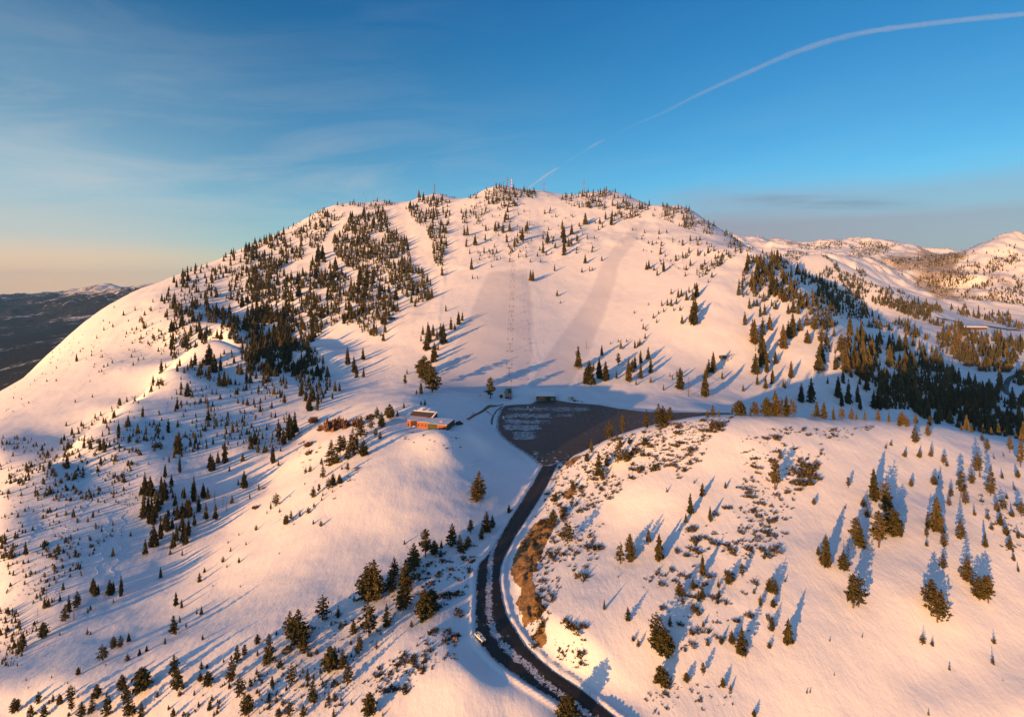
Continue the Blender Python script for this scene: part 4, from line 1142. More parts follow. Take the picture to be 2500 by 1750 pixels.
brush(crop_poly(*Fq, (720, 850), (1000, 700), (1440, 590), (1900, 540), (1800, 640), (1650, 760), (1500, 880), (1250, 980), (1060, 1040), (1080, 900), (850, 880)), 330, 6, 19)
brush(crop_poly(*Fq, (540, 900), (720, 850), (850, 900), (1060, 1040), (1030, 1110), (900, 1200), (700, 1300), (520, 1400), (380, 1430), (320, 1360), (420, 1180)), 210, 6, 18)
brush(crop_poly(*Fq, (1420, 900), (1700, 780), (1720, 830), (1450, 1060)), 14, 8, 18)
brush(crop_poly(*Fq, (2000, 680), (2250, 690), (2250, 1600), (1950, 1600), (1960, 1000)), 55, 6, 17)
brush(crop_poly(*Fq, (1450, 1420), (1950, 1200), (2250, 1400), (2250, 1607), (1450, 1607)), 40, 8, 22)
brush(crop_poly(*G, (20, 360), (300, 360), (480, 440), (700, 380), (720, 560), (500, 560), (480, 960), (300, 1300), (0, 1350)), 120, 5, 17)
brush(crop_poly(*G, (200, 300), (900, 300), (1100, 290), (800, 400), (300, 340)), 60, 4, 13)
brush(crop_poly(*G, (380, 640), (560, 560), (640, 620), (600, 760), (420, 730)), 16, 16, 30)
brush(crop_poly(*K, (380, 60), (900, 100), (850, 350), (700, 520), (450, 380)), 60, 7, 19)
brush(crop_poly(*K, (310, 120), (520, 400), (540, 640), (420, 900), (330, 1080), (300, 900), (360, 600), (240, 300)), 70, 9, 20)
brush(crop_poly(*K, (480, 980), (740, 1000), (740, 1200), (640, 1240), (500, 1120)), 24, 6, 16)
brush(crop_poly(*K, (1200, 1430), (1500, 1350), (1500, 1480), (1300, 1607), (1180, 1500)), 18, 5, 14)
brush(crop_poly(*K, (1100, 550), (1500, 300), (2250, 200), (2250, 1000), (1500, 1100), (1400, 800)), 70, 6, 19)
brush(crop_poly(*K, (1540, 1350), (2000, 1380), (1900, 1560), (1600, 1560)), 14, 5, 12)
brush(crop_poly(600, 1250, (1300, 400), (1450, 330), (1800, 250), (1780, 380), (1720, 640), (1500, 800), (1280, 720), (1200, 600)), 80, 6, 18)
brush(crop_poly(600, 1250, (900, 1330), (1200, 1100), (1500, 900), (1680, 950), (1640, 1150), (1400, 1250), (1300, 1400), (1000, 1450)), 100, 6, 20)
brush(crop_poly(600, 1250, (480, 850), (860, 600), (1300, 700), (1200, 900), (850, 1200), (600, 1300), (480, 1000)), 60, 5, 14)
brush(crop_poly(600, 1250, (100, 1100), (600, 1150), (1000, 1350), (900, 1600), (100, 1600)), 45, 5, 14)
brush(crop_poly(*E, (150, 1350), (420, 1050), (560, 1000), (900, 900), (850, 1080), (600, 1250), (300, 1500)), 22, 3, 9)
brush(crop_poly(*E, (1200, 640), (1700, 700), (1700, 800), (1300, 800)), 22, 3, 8)
brush(crop_poly(*E, (380, 760), (560, 680), (600, 800), (450, 960)), 20, 5, 11)
brush(crop_poly(*G, (1850, 780), (2250, 900), (2250, 1300), (2050, 1250)), 30, 5, 16)
for x, y, s in ((710, 520, 46), (1560, 660, 28), (1640, 640, 34), (1670, 790, 34), (1470, 870, 26), (1390, 1360, 40), (570, 865, 22), (2060, 560, 30)):
    PLACES.append((x / CROP + (600 if x < 1700 and y < 880 and x > 1500 else 1200), 1250 + y / CROP, s, 'b') + HIT(x / CROP + (600 if x < 1700 and y < 880 and x > 1500 else 1200), 1250 + y / CROP))
for x, y, s in ((470, 740, 44), (545, 745, 50), (600, 700, 44), (570, 640, 30)):
    PLACES.append((1800 + x / CROP, 950 + y / CROP, s, 'b') + HIT(1800 + x / CROP, 950 + y / CROP))
for x, y, s in ((590, 860, 30), (640, 900, 42), (690, 930, 40), (720, 900, 30), (740, 1100, 24), (690, 1100, 30), (700, 1150, 22)):
    PLACES.append((1200 + x / CROP, 1250 + y / CROP, s, 'b') + HIT(1200 + x / CROP, 1250 + y / CROP))

# ------------------------------------------------------------------ trees: planting
KINDS = {   # code: (name, category, shapes)
    'f': ('fir_tree', 'tree', FIRS, M_FIR), 'v': ('fir_tree', 'tree', FIRS, M_FIR), 'p': ('pine_tree', 'tree', PINES, M_PINE), 'g': ('pine_tree', 'tree', BIGPINE, M_PINE),
    't': ('pine_tree', 'tree', [PINES[2]], M_PINE), 'e': ('pine_tree', 'tree', [PINES[4]], M_PINE), 'y': ('young_pine', 'young tree', YOUNG, M_PINE),
    'd': ('dead_tree', 'dead tree', [SNAGS[0], SNAGS[2]], M_DEAD), 's': ('dead_tree', 'dead tree', [SNAGS[0]], M_DEAD), 'r': ('dead_tree', 'dead tree', [SNAGS[1]], M_DEAD),
    'w': ('willow_bush', 'bush', WILLOWS, M_WILLOW), 'b': ('sagebrush', 'bush', SHRUBS, M_SHRUB)}
LIMIT = {'fir_tree': 300, 'pine_tree': 300, 'young_pine': 200, 'dead_tree': 60, 'willow_bush': 60, 'sagebrush': 240}
_mesh_cache = {}


def part_mesh(nm, k, shape, mat):
    key = (nm, k, id(shape))
    if key not in _mesh_cache:
        _mesh_cache[key] = mesh_np(nm + '_' + k, shape[0], shape[1], [mat])
    return _mesh_cache[key]


def dims(p):
    """height and stretch of a plant from its size in the frame"""
    D = p[5]
    return p[2] / F * D


groups = {}
for p in PLACES:
    groups.setdefault(KINDS[p[3]][0], []).append(p)
SINGLES, REST = [], {}
for nm, lst in groups.items():
    lst.sort(key=lambda p: -p[2])
    one = [p for p in lst if p[3] != 'v'][:LIMIT[nm]]
    ids = {id(p) for p in one}
    SINGLES += [(nm, p) for p in one]
    REST[nm] = [p for p in lst if id(p) not in ids]


def place_single(nm, p):
    _, cat, shapes, leaf = KINDS[p[3]]
    sh = rng.choice(shapes)
    h = dims(p)
    root = link(nm, None, loc=(p[4], p[5], p[6]))
    root.empty_display_size = 0.5
    wide = rng.uniform(.85, 1.18)
    if nm in ('fir_tree', 'pine_tree'):
        # wide-angle stretch is milder for slim trees near the sides of the frame
        wide *= 1.0 - 0.16 * min(1.0, abs(p[0] - CX) / 1250.0) ** 2
    if nm == 'pine_tree':
        wide *= rng.uniform(1.05, 1.36) if p[0] < 1300 else rng.uniform(1.0, 1.28)
    if nm == 'willow_bush':
        h *= 1.7
    root.scale = (h * wide, h * wide, h)
    root.rotation_euler = (0, 0, rng.uniform(0, 6.28))
    stem = 'stems' if nm in ('sagebrush', 'willow_bush') else 'trunk'
    crown = {'dead_tree': 'branches', 'sagebrush': 'foliage', 'willow_bush': 'twigs'}.get(nm, 'crown')
    a = link(stem, part_mesh(nm, stem, sh[0], M_BARK), root)
    b = link(crown, part_mesh(nm, crown, sh[1], leaf), root)
    return root


def place_rest(nm, obj_name, plants, lod, mats, label, mid=None, mid_px=15.0):
    Vs, Fs, mi, tint, off = [], [], [], [], 0
    for p in plants:
        src = mid if (mid and p[2] > mid_px) else lod
        (tv, tf), (cv, cf) = rng.choice(src)
        h = dims(p)
        wide = h * rng.uniform(.85, 1.2)
        a = rng.uniform(0, 6.28)
        R = rot_z(a) * np.array([[wide], [wide], [h]])
        tk = len(tv) > 0 and p[2] > 9
        v = np.vstack([cv, tv]) if tk else cv
        f = np.vstack([cf, tf + len(cv)]) if tk else cf
        Vs.append(v @ R.T + np.array(p[4:7]))
        Fs.append(f + off)
        m = np.zeros(len(f), dtype=np.int32)
        if tk:
            m[len(cf):] = 1
        mi.append(m)
        tint.append(np.full(len(v), rng.random() ** 1.3))
        off += len(v)
    if not Vs:
        return
    me = mesh_np(obj_name, np.vstack(Vs), np.vstack(Fs), mats, np.concatenate(mi), attrs={'tint': np.concatenate(tint)})
    tag(link(obj_name, me), label, None, None, 'stuff')


PLANTED = []
for nm, p in SINGLES:
    PLANTED.append((nm, p, place_single(nm, p)))
valley = [p for p in REST.get('fir_tree', []) if p[3] == 'v']
slopes = [p for p in REST.get('fir_tree', []) if p[3] != 'v']
place_rest('fir_tree', 'valley_forest', valley, FIR_LO, [M_FIR_S, M_BARK], 'dense dark conifer forest filling the shaded valley on the right', FIR_MID, 22.0)
place_rest('fir_tree', 'mountain_forest', slopes, FIR_LO, [M_FIR_S, M_BARK], 'conifers scattered and in strips over the mountain slopes', FIR_MID, 17.0)
place_rest('pine_tree', 'pine_growth', REST.get('pine_tree', []), FIR_MID, [M_PINE_S, M_BARK], 'smaller pines scattered among the tall ones')
place_rest('young_pine', 'tree_seedlings', REST.get('young_pine', []), YOUNG_LO, [M_PINE_S, M_BARK], 'tiny conifer seedlings dotted over the left slopes')
place_rest('sagebrush', 'brush_cover', REST.get('sagebrush', []), SHRUB_LO, [M_SHRUB_S, M_BARK], 'low brown brush poking through the snow')
print('PLANTS', {k: len(v) for k, v in groups.items()}, 'hand', N_HAND)


# ------------------------------------------------------------------ built things
def flat_mat(name, col, rough=0.7, metal=0.0, grain=0.12, scale=3.0, spec=0.3):
    m, w, b = new_mat(name)
    pos = w.n('ShaderNodeTexCoord').outputs['Object']
    n = w.noise(pos, scale, 5, 0.6)
    lo = tuple(c * (1 - grain) for c in col)
    hi = tuple(min(1, c * (1 + grain)) for c in col)
    w.l(w.ramp(n, [(0.3, lo), (0.7, hi)]), b.inputs['Base Color'])
    b.inputs['Roughness'].default_value = rough
    b.inputs['Metallic'].default_value = metal
    b.inputs['Specular IOR Level'].default_value = spec
    return m


MT = {
    'steel': flat_mat('galvanised_steel', (0.16, 0.15, 0.15), 0.5, 0.3), 'dark': flat_mat('dark_metal', (0.035, 0.035, 0.04), 0.5, 0.2),
    'orange': flat_mat('orange_siding', (0.28, 0.10, 0.034), 0.75), 'brown': flat_mat('brown_siding', (0.11, 0.052, 0.030), 0.8), 'rust': flat_mat('cedar_siding', (0.20, 0.088, 0.034), 0.8),
    'green': flat_mat('green_siding', (0.060, 0.075, 0.030), 0.8), 'dgreen': flat_mat('dark_green_siding', (0.026, 0.048, 0.024), 0.8), 'olive': flat_mat('olive_siding', (0.11, 0.095, 0.045), 0.8),
    'roof': flat_mat('dark_roof_sheet', (0.085, 0.070, 0.062), 0.6, 0.0, 0.25, 1.2), 'snow': flat_mat('roof_snow', (0.80, 0.82, 0.86), 0.7, 0, 0.04, 0.6),
    'glass': flat_mat('dark_glass', (0.012, 0.015, 0.02), 0.12, 0, 0.05, 1, 0.6), 'cream': flat_mat('cream_siding', (0.50, 0.40, 0.24), 0.7), 'tan': flat_mat('tan_siding', (0.34, 0.26, 0.17), 0.75),
    'blue': flat_mat('blue_roof_sheet', (0.055, 0.085, 0.12), 0.45, 0.2), 'purple': flat_mat('purple_banner', (0.30, 0.07, 0.50), 0.6, 0, 0.05), 'grey': flat_mat('grey_door', (0.20, 0.19, 0.17), 0.6),
    'white': flat_mat('white_paint', (0.74, 0.74, 0.73), 0.35, 0, 0.03, 2, 0.5), 'red': flat_mat('red_paint', (0.50, 0.06, 0.04), 0.5), 'rubber': flat_mat('tyre_rubber', (0.02, 0.02, 0.02), 0.85),
    'hi': flat_mat('orange_fabric', (0.72, 0.16, 0.07), 0.7), 'wood': flat_mat('weathered_wood', (0.13, 0.085, 0.055), 0.85), 'rock': flat_mat('brown_rock', (0.20, 0.125, 0.075), 0.9, 0, 0.35, 1.5),
    'lamp': flat_mat('lamp_lens', (0.75, 0.75, 0.70), 0.2, 0, 0.02, 1, 0.6), 'tail': flat_mat('tail_lens', (0.35, 0.02, 0.02), 0.3),
}


class MB:
    def __init__(s):
        s.V, s.F = [], []

    def box(s, c, d, rz=0.0, taper=1.0):
        cx, cy, cz = c
        a, b, h = d[0] / 2, d[1] / 2, d[2] / 2
        i = len(s.V)
        for sz in (-1, 1):
            t = taper if sz > 0 else 1.0
            for sx, sy in ((-1, -1), (1, -1), (1, 1), (-1, 1)):
                x, y = sx * a * t, sy * b * t
                s.V.append((cx + x * math.cos(rz) - y * math.sin(rz), cy + x * math.sin(rz) + y * math.cos(rz), cz + sz * h))
        for q in ((3, 2, 1, 0), (4, 5, 6, 7), (0, 1, 5, 4), (1, 2, 6, 5), (2, 3, 7, 6), (3, 0, 4, 7)):
            s.F.append(tuple(i + k for k in q))
        return s

    def poly(s, pts):
        i = len(s.V)
        s.V += [tuple(p) for p in pts]
        s.F.append(tuple(range(i, i + len(pts))))
        return s

    def slab(s, pts, t):
        """polygon pts (any plane) thickened downward by t"""
        i, n = len(s.V), len(pts)
        s.V += [tuple(p) for p in pts] + [(p[0], p[1], p[2] - t) for p in pts]
        s.F.append(tuple(range(i, i + n)))
        s.F.append(tuple(range(i + 2 * n - 1, i + n - 1, -1)))
        for k in range(n):
            a, b = i + k, i + (k + 1) % n
            s.F.append((b, a, a + n, b + n))
        return s

    def bar(s, p0, p1, r, r1=None, n=6):
        v, f = tube([p0, p1], [r, r if r1 is None else r1], n)
        i = len(s.V)
        s.V += [tuple(q) for q in v]
        s.F += [tuple(int(i + k) for k in t) for t in f]
        s.F.append(tuple(i + k for k in range(n - 1, -1, -1)))
        s.F.append(tuple(i + n + k for k in range(n)))
        return s

    def bump(s, c, d, seed=0, n=9, m=4, rag=.25):
        """rounded irregular mound sitting at c"""
        r = random.Random(seed)
        i = len(s.V)
        for k in range(m):
            e = math.pi / 2 * k / m
            for j in range(n):
                a = 6.283 * j / n
                q = math.cos(e) * (1 + rag * (r.random() - .5))
                s.V.append((c[0] + d[0] * q * math.cos(a), c[1] + d[1] * q * math.sin(a), c[2] + d[2] * math.sin(e) * (1 + rag * (r.random() - .5))))
        s.V.append((c[0], c[1], c[2] + d[2]))
        for k in range(m - 1):
            for j in range(n):
                a, b = i + k * n + j, i + k * n + (j + 1) % n
                s.F.append((a, b, b + n, a + n))
        for j in range(n):
            s.F.append((i + (m - 1) * n + j, i + (m - 1) * n + (j + 1) % n, i + m * n))
        return s

    def build(s, name, mat, parent=None, label=None, loc=None):
        me = bpy.data.meshes.new(name)
        me.from_pydata(s.V, [], s.F)
        me.materials.append(MT[mat] if isinstance(mat, str) else mat)
        me.update()
        o = link(name, me, parent, loc)
        if label:
            o['label'] = label
        return o


def thing(name, label, cat, loc=(0, 0, 0), rz=0.0, group=None):
    o = link(name, None, loc=loc)
    o.rotation_euler = (0, 0, rz)
    o.empty_display_size = 1.0
    return tag(o, label, cat, group)


def copy_tree(o, parent=None):
    c = o.copy()
    COL.objects.link(c)
    c.parent = parent
    for ch in list(o.children):
        copy_tree(ch, c)
    return c


def spot(px, py):
    return Vector(HIT(px, py))


def at_depth(px, D):
    x = (px - CX) / F * D
    return Vector((x, D, float(TER.at(x, D))))


ORD = ['zeroth', 'first', 'second', 'third', 'fourth', 'fifth', 'sixth', 'seventh', 'eighth', 'ninth', 'tenth', 'eleventh', 'twelfth', 'thirteenth', 'fourteenth', 'fifteenth', 'sixteenth', 'seventeenth', 'eighteenth', 'nineteenth', 'twentieth']
TENS = {2: 'twenty', 3: 'thirty', 4: 'forty', 5: 'fifty', 6: 'sixty', 7: 'seventy', 8: 'eighty', 9: 'ninety'}
def nth(k):
    if k <= 20:
        return ORD[k]
    t, u = divmod(k, 10)
    return TENS[t] + ('-' + ORD[u] if u else 'th') if u else TENS[t][:-1] + 'ieth'


# ---- the chairlift: towers, rope, chairs, base station
TOWER_PX = [(1243, 920), (1245, 859), (1247, 808), (1248, 774), (1250, 730), (1252, 682), (1252, 652), (1253, 604), (1253, 566), (1254, 526), (1254, 492)]
base_hut = spot(1241, 974)
tow = [spot(*p) for p in TOWER_PX]
TOW_H = [12.0, 12.5, 12.5, 11.5, 13.5, 12.0, 12.5, 10.5, 10.5, 10.5, 10.5]
ARM = 3.4
m_pole, m_arm, m_sheave = MB(), MB(), MB()
m_pole.bar((0, 0, -1.5), (0, 0, 1.0), .42, .30, 10)
pole_me = MB().bar((0, 0, -1.5 / 12), (0, 0, 1), .36, .24, 10)
proto = thing('lift_tower', 'x', 'lift tower')
pole = pole_me.build('pole', 'dark', proto)
arm = MB().box((0, 0, 0), (2 * ARM + .5, .32, .36)).box((0, .1, .55), (1.6, .2, .12)).bar((-1.0, 0, -.1), (0, 0, -1.3), .1).bar((1.0, 0, -.1), (0, 0, -1.3), .1).build('crossarm', 'dark', proto)
for sx in (-1, 1):
    mb = MB().box((sx * ARM, 0, .32), (.18, 2.4, .2))
    for q in (-.9, -.3, .3, .9):
        mb.bar((sx * ARM - .1, q, .5), (sx * ARM + .1, q, .5), .2, None, 8)
    mb.build('sheave_assembly', 'steel', proto)
for i, (p, h) in enumerate(zip(tow, TOW_H)):
    t = proto if i == 0 else copy_tree(proto)
    t.location = p
    for ch in t.children:
        if ch.name.startswith('pole'):
            ch.scale = (1, 1, h)
        else:
            ch.location = (0, 0, h)
    tag(t, f'dark T-shaped chairlift tower, {nth(i + 1)} tower up from the base station', 'lift tower', 'chairlift towers up the centre run')

rope = thing('haul_rope', 'thin double haul rope strung between the T-shaped chairlift towers', 'cable', tow[0])
line_pts = [base_hut + Vector((0, 4, 7.5))] + [p + Vector((0, 0, h + .75)) for p, h in zip(tow, TOW_H)] + [at_depth(1254, 1830) + Vector((0, 0, 6))]
for sx in (-1, 1):
    P = []
    for a, b in zip(line_pts[:-1], line_pts[1:]):
        L = (b - a).length
        for k in range(5):
            t = k / 5
            P.append(a.lerp(b, t) + Vector((sx * ARM, 0, -4 * t * (1 - t) * L * .012)) - tow[0])
    P.append(line_pts[-1] + Vector((sx * ARM, 0, 0)) - tow[0])
    v, f = tube(P, [.055] * len(P), 4)
    link('rope_strand', mesh_np('rope_strand', v, f, [MT['dark']]), rope)
chair0 = thing('lift_chair', 'x', 'chair')
MB().bar((0, 0, 0), (.25, 0, -1.0), .05).bar((.25, 0, -1.0), (.0, 0, -2.3), .05).box((0, 0, .02), (.14, .6, .14)).build('hanger', 'dark', chair0)
MB().box((0, -.15, -3.55), (2.5, .62, .12)).bar((-1.2, .1, -3.5), (-1.2, .1, -2.35), .04).bar((1.2, .1, -3.5), (1.2, .1, -2.35), .04).bar((-1.25, .1, -2.35), (1.25, .1, -2.35), .05).build('seat', 'dark', chair0)
MB().box((0, .2, -3.05), (2.5, .10, .55)).build('backrest', 'dark', chair0)
MB().bar((-1.2, -.4, -3.0), (1.2, -.4, -3.0), .035).bar((-1.2, -.4, -3.0), (-1.2, .1, -2.5), .03).bar((1.2, -.4, -3.0), (1.2, .1, -2.5), .03).build('safety_bar', 'dark', chair0)
dense = []
for a, b in zip(line_pts[:-1], line_pts[1:]):
    L = (b - a).length
    dense += [a.lerp(b, t) + Vector((0, 0, -4 * t * (1 - t) * L * .012)) for t in np.linspace(0, 1, 60, endpoint=False)]
first = True
chair_rows = [931, 890, 858, 828.5, 803, 782, 762, 748, 731, 719, 701, 687, 673, 659]
for i, fy in enumerate(chair_rows):
    q = min(dense, key=lambda v: abs(HY - F * (v.z - 3.5) / v.y - fy))
    for sx in (-1, 1):
        c = chair0 if first else copy_tree(chair0)
        first = False
        c.location = q + Vector((sx * ARM, 0, -.06))
        tag(c, f'empty lift chair on the {"left" if sx < 0 else "right"} rope, {nth(i + 1)} pair up from the base station', 'lift chair', 'chairs on the centre chairlift')

b = base_hut
st = thing('lift_station', 'tan base station of the centre chairlift with blue panelled roof', 'lift station', b)
MB().box((0, 4.5, .8), (7.2, 8.5, 4.2)).build('base', 'dark', st)
MB().box((0, 4.5, 4.9), (8.6, 9.6, 3.6)).build('wall', 'cream', st)
for k in (-2.3, 0, 2.3):
    w_ = MB().box((k, -.33, 5.0), (1.75, .14, 1.7)).build('window', 'cream', st)
    MB().box((k, -.42, 5.0), (1.4, .08, 1.35)).build('pane', 'glass', w_)
rf = MB().slab([(-4.9, -.9, 6.75), (4.9, -.9, 6.75), (3.3, 10.5, 10.6), (-3.3, 10.5, 10.6)], .3)
rf.slab([(3.3, 10.5, 10.58), (4.9, -.9, 6.72), (4.9, 10.6, 6.72)], .2).slab([(-3.3, 10.5, 10.58), (-4.9, 10.6, 6.72), (-4.9, -.9, 6.72)], .2)
rf = rf.build('roof', 'tan', st)
MB().slab([(-.6, -.2, 7.08), (3.4, -.2, 7.08), (2.5, 9.9, 10.52), (-.4, 9.9, 10.52)], .06).build('roof_panel', 'blue', rf)
MB().bar((-3.2, 10.8, 8), (-3.2, 10.8, 11.6), .12).bar((3.2, 10.8, 8), (3.2, 10.8, 11.6), .12).bar((-3.2, 10.8, 11.6), (3.2, 10.8, 11.6), .14).build('gantry', 'steel', st)
p = spot(1245.5, 973.5)
sg = thing('purple_banner', 'small purple banner hung below the chairlift base station windows', 'banner', Vector((p.x, b.y - 1.2, b.z)))
MB().box((0, 0, 1.9), (3.0, .12, 2.1)).build('cloth', 'purple', sg)
MB().bar((-1.5, .1, -.3), (-1.5, .1, 3), .06).bar((1.5, .1, -.3), (1.5, .1, 3), .06).build('post', 'steel', sg)
p = spot(1223.5, 971)
bw = thing('cable_drum', 'large dark round cable drum left of the base station', 'drum', p)
MB().bar((0, -.9, 1.9), (0, -.6, 1.9), 2.0, None, 20).bar((0, .6, 1.9), (0, .9, 1.9), 2.0, None, 20).build('flange', 'dark', bw)
MB().bar((0, -.7, 1.9), (0, .7, 1.9), 1.3, None, 16).build('core', 'wood', bw)
p = spot(1235, 978)
fe = thing('queue_fence', 'row of short rope posts in front of the base station', 'fence', p)
for k in range(-4, 5):
    MB().bar((k * .95, 0, -.4), (k * .95, 0, 1.1), .07).build('fence_post', 'dark', fe)
MB().bar((-3.8, 0, .95), (3.8, 0, .95), .03, None, 4).build('fence_rope', 'dark', fe)
p = spot(1246.6, 979.5)
sk = thing('signpost', 'short dark signpost standing right of the queue fence', 'sign', p)
MB().bar((0, 0, -.4), (0, 0, 1.5), .08).build('post', 'dark', sk)
MB().box((0, -.08, 1.7), (.8, .06, .8)).build('board', 'dark', sk)
p = spot(1172.5, 967)
sl = thing('slope_banner', 'small red slow-down banner on the groomed run left of the station', 'banner', p)
MB().box((0, 0, 1.0), (2.1, .08, 1.1)).build('cloth', 'hi', sl)
MB().bar((-1.05, 0, -.3), (-1.05, 0, 1.7), .05).bar((1.05, 0, -.3), (1.05, 0, 1.7), .05).build('post', 'wood', sl)

# ---- the patrol shed, trailer shed and machines on the far side of the car park
p = spot(1333, 978)
sh = thing('equipment_shed', 'long shed with snowy roof, rusty left half and green right half', 'shed', p)
L, Hh, W = 23.0, 5.6, 9.0
MB().box((-L * .25, W / 2, Hh / 2 - .5), (L * .5, W, Hh + 1)).build('wall', 'rust', sh, 'rusty brown left half of the wall')
MB().box((L * .25, W / 2, Hh / 2 - .5), (L * .5, W - .02, Hh + 1)).build('wall', 'dgreen', sh, 'green right half of the wall')
MB().box((L * .34, -.06, 1.9), (4.6, .16, 4.2)).build('garage_door', 'grey', sh)
MB().box((-L * .36, -.06, 1.1), (1.2, .14, 2.3)).build('door', 'tan', sh)
sgn = MB().box((-L * .24, -.08, 3.6), (4.8, .1, 1.0)).build('sign', 'brown', sh)
MB().slab([(-L / 2 - .5, -.7, Hh + .1), (L / 2 + .5, -.7, Hh + .1), (L / 2 + .5, W + .6, Hh + 3.4), (-L / 2 - .5, W + .6, Hh + 3.4)], .35).build('roof', 'snow', sh)
MB().box((L / 2 + .2, W * .5, Hh + 1.0), (.25, W * .7, 1.5)).build('gable', 'dark', sh)
let = MB()
for k in range(9):
    let.box((-L * .24 - 1.9 + k * .48, -.15, 3.6), (.30, .06, .55 if k % 3 else .42))
let.build('sign_lettering', 'white', sgn)
p = spot(1392, 977)
ts = thing('small_shed', 'small pale shed with long snowy roof near the parked machines', 'shed', p, -.30)
MB().box((0, 4.5, 1.5), (3.6, 9, 4)).build('wall', 'tan', ts)
MB().box((-.1, -.06, 1.6), (1.6, .14, 1.5)).build('window', 'white', ts)
MB().box((1.85, 4.6, 1.8), (.14, 6, 2.2)).build('side_panel', 'dgreen', ts)
MB().slab([(-2.1, -.4, 3.5), (0, -.4, 4.7), (0, 9.5, 4.9), (-2.1, 9.5, 3.7)], .3).slab([(0, -.4, 4.69), (2.1, -.4, 3.5), (2.1, 9.5, 3.7), (0, 9.5, 4.89)], .3).build('roof', 'snow', ts)


def groomer(label, p, rz, col, s=1.0):
    g = thing('snow_groomer', label, 'snow groomer', p, rz)
    g.scale = (s, s, s)
    for sx in (-1, 1):
        MB().box((sx * 1.55, 0, .55), (1.15, 4.6, .85)).bar((sx * 1.55 - .55, 2.1, .6), (sx * 1.55 + .55, 2.1, .6), .5, None, 10).bar((sx * 1.55 - .55, -2.1, .6), (sx * 1.55 + .55, -2.1, .6), .5, None, 10).build('track', 'rubber', g)
    MB().box((0, -.3, 1.25), (2.3, 4.4, .8)).box((0, .9, 1.9), (2.0, 2.0, .9)).build('body', col, g)
    cb = MB().box((0, -1.0, 2.2), (2.1, 1.8, 1.5), 0, .82).build('cab', col, g)
    MB().box((0, -1.93, 2.25), (1.7, .08, .9)).box((1.02, -1.0, 2.25), (.06, 1.3, .8)).box((-1.02, -1.0, 2.25), (.06, 1.3, .8)).build('window', 'glass', cb)
    MB().box((0, -3.5, .8), (4.6, .25, 1.1)).bar((-.7, -3.4, .8), (-.7, -2.2, .9), .12).bar((.7, -3.4, .8), (.7, -2.2, .9), .12).build('blade', 'steel', g)
    return g


groomer('dark snow groomer parked at the right end of the orange lodge', spot(1119, 1036), 2.2, 'brown')
groomer('dark red snow groomer beside the small pale shed', spot(1402.5, 979), .5, 'red', .72)
for (a, bb, lab) in ((1411, 979, 'nearer the shed'), (1420.5, 981, 'farther from the shed')):
    p = spot(a, bb)
    sm = thing('snowmobile', f'snowmobile on the car park edge, the one {lab}', 'snowmobile', p, 1.1, 'snowmobiles at the car park edge')
    MB().box((0, .5, .5), (.6, 1.7, .4)).box((0, -.7, .55), (.8, 1.0, .5), 0, .7).build('body', 'dark', sm)
    MB().box((0, .6, .78), (.4, 1.1, .16)).build('seat', 'rubber', sm)
    MB().box((.45, -1.1, .12), (.16, 1.2, .1)).box((-.45, -1.1, .12), (.16, 1.2, .1)).build('ski', 'steel', sm)
    MB().box((0, -.55, .98), (.6, .06, .35)).build('windscreen', 'glass', sm)

# ---- the orange lodge below the lifts
zt = -113.0                      # top of the flat roof
zb = -118.5
def P3(px, py, z):
    D = z * F / (HY - py)
    return Vector(((px - CX) / F * D, D, z))
lo = spot(1045, 1042)
lodge = thing('ski_lodge', 'low orange ski lodge with flat snowy roof on the knoll', 'lodge', lo)


def wall(pts, mat, label, name='wall', z0=zb):
    mb = MB()
    for a, c in zip(pts[:-1], pts[1:]):
        d = (c - a).normalized()
        nrm = Vector((d.y, -d.x, 0)) * .12
        q = [a + nrm, c + nrm, c - nrm, a - nrm]
        i = len(mb.V)
        mb.V += [tuple(v - lo) for v in q] + [(v.x - lo.x, v.y - lo.y, z0 - lo.z) for v in q]
        mb.F += [(i, i + 1, i + 2, i + 3), (i + 1, i, i + 4, i + 5), (i + 2, i + 1, i + 5, i + 6), (i + 3, i + 2, i + 6, i + 7), (i, i + 3, i + 7, i + 4)]
    return mb.build(name, mat, lodge, label)


A0, A1, A2, A3 = P3(994.6, 1024, zt), P3(1003, 1027.2, zt), P3(1017.5, 1026, zt), P3(1017.5, 1029, zt)
B0, B1 = P3(1045, 1031.5, zt), P3(1045.5, 1033.6, zt)
C0, C1, C2, C3 = P3(1067, 1034.8, zt), P3(1067, 1036.6, zt), P3(1091, 1037.6, zt), P3(1109.5, 1023, zt)
K0, K1 = P3(1080, 1020.5, zt), P3(1000, 1016.5, zt)
wall([A0, A1], 'orange', 'orange end wall of the left wing')
wall([A1, A2], 'brown', 'dark wall of the left wing')
wall([A3, B0], 'orange', 'orange wall behind the snow heaps')
wall([B1, C0], 'green', 'green middle wall')
wall([C1, C2], 'orange', 'orange wall at the front right corner')
wall([C2, C3], 'brown', 'dark brown right side wall')
wall([C3, K0, K1, A0], 'brown', None)
rp = [A0, A1, A2, A3, B0, B1, C0, C1, C2, C3, K0, K1]
mb = MB()
up = Vector((0, 0, .14))
mb.slab([v - lo + up for v in rp], .5)
mb.build('flat_roof', 'snow', lodge)
for k, t in enumerate((.28, .72)):
    a, c = C1.lerp(C2, t), None
    MB().box(tuple(a - lo + Vector((0, -.16, -3.0))), (1.6, .1, 1.3), -.1).build('window', 'glass', lodge)
for t in (.2, .5, .8):
    a = A3.lerp(B0, t)
    MB().box(tuple(a - lo + Vector((0, -.16, -2.6))), (1.3, .1, 1.1)).build('window', 'glass', lodge)
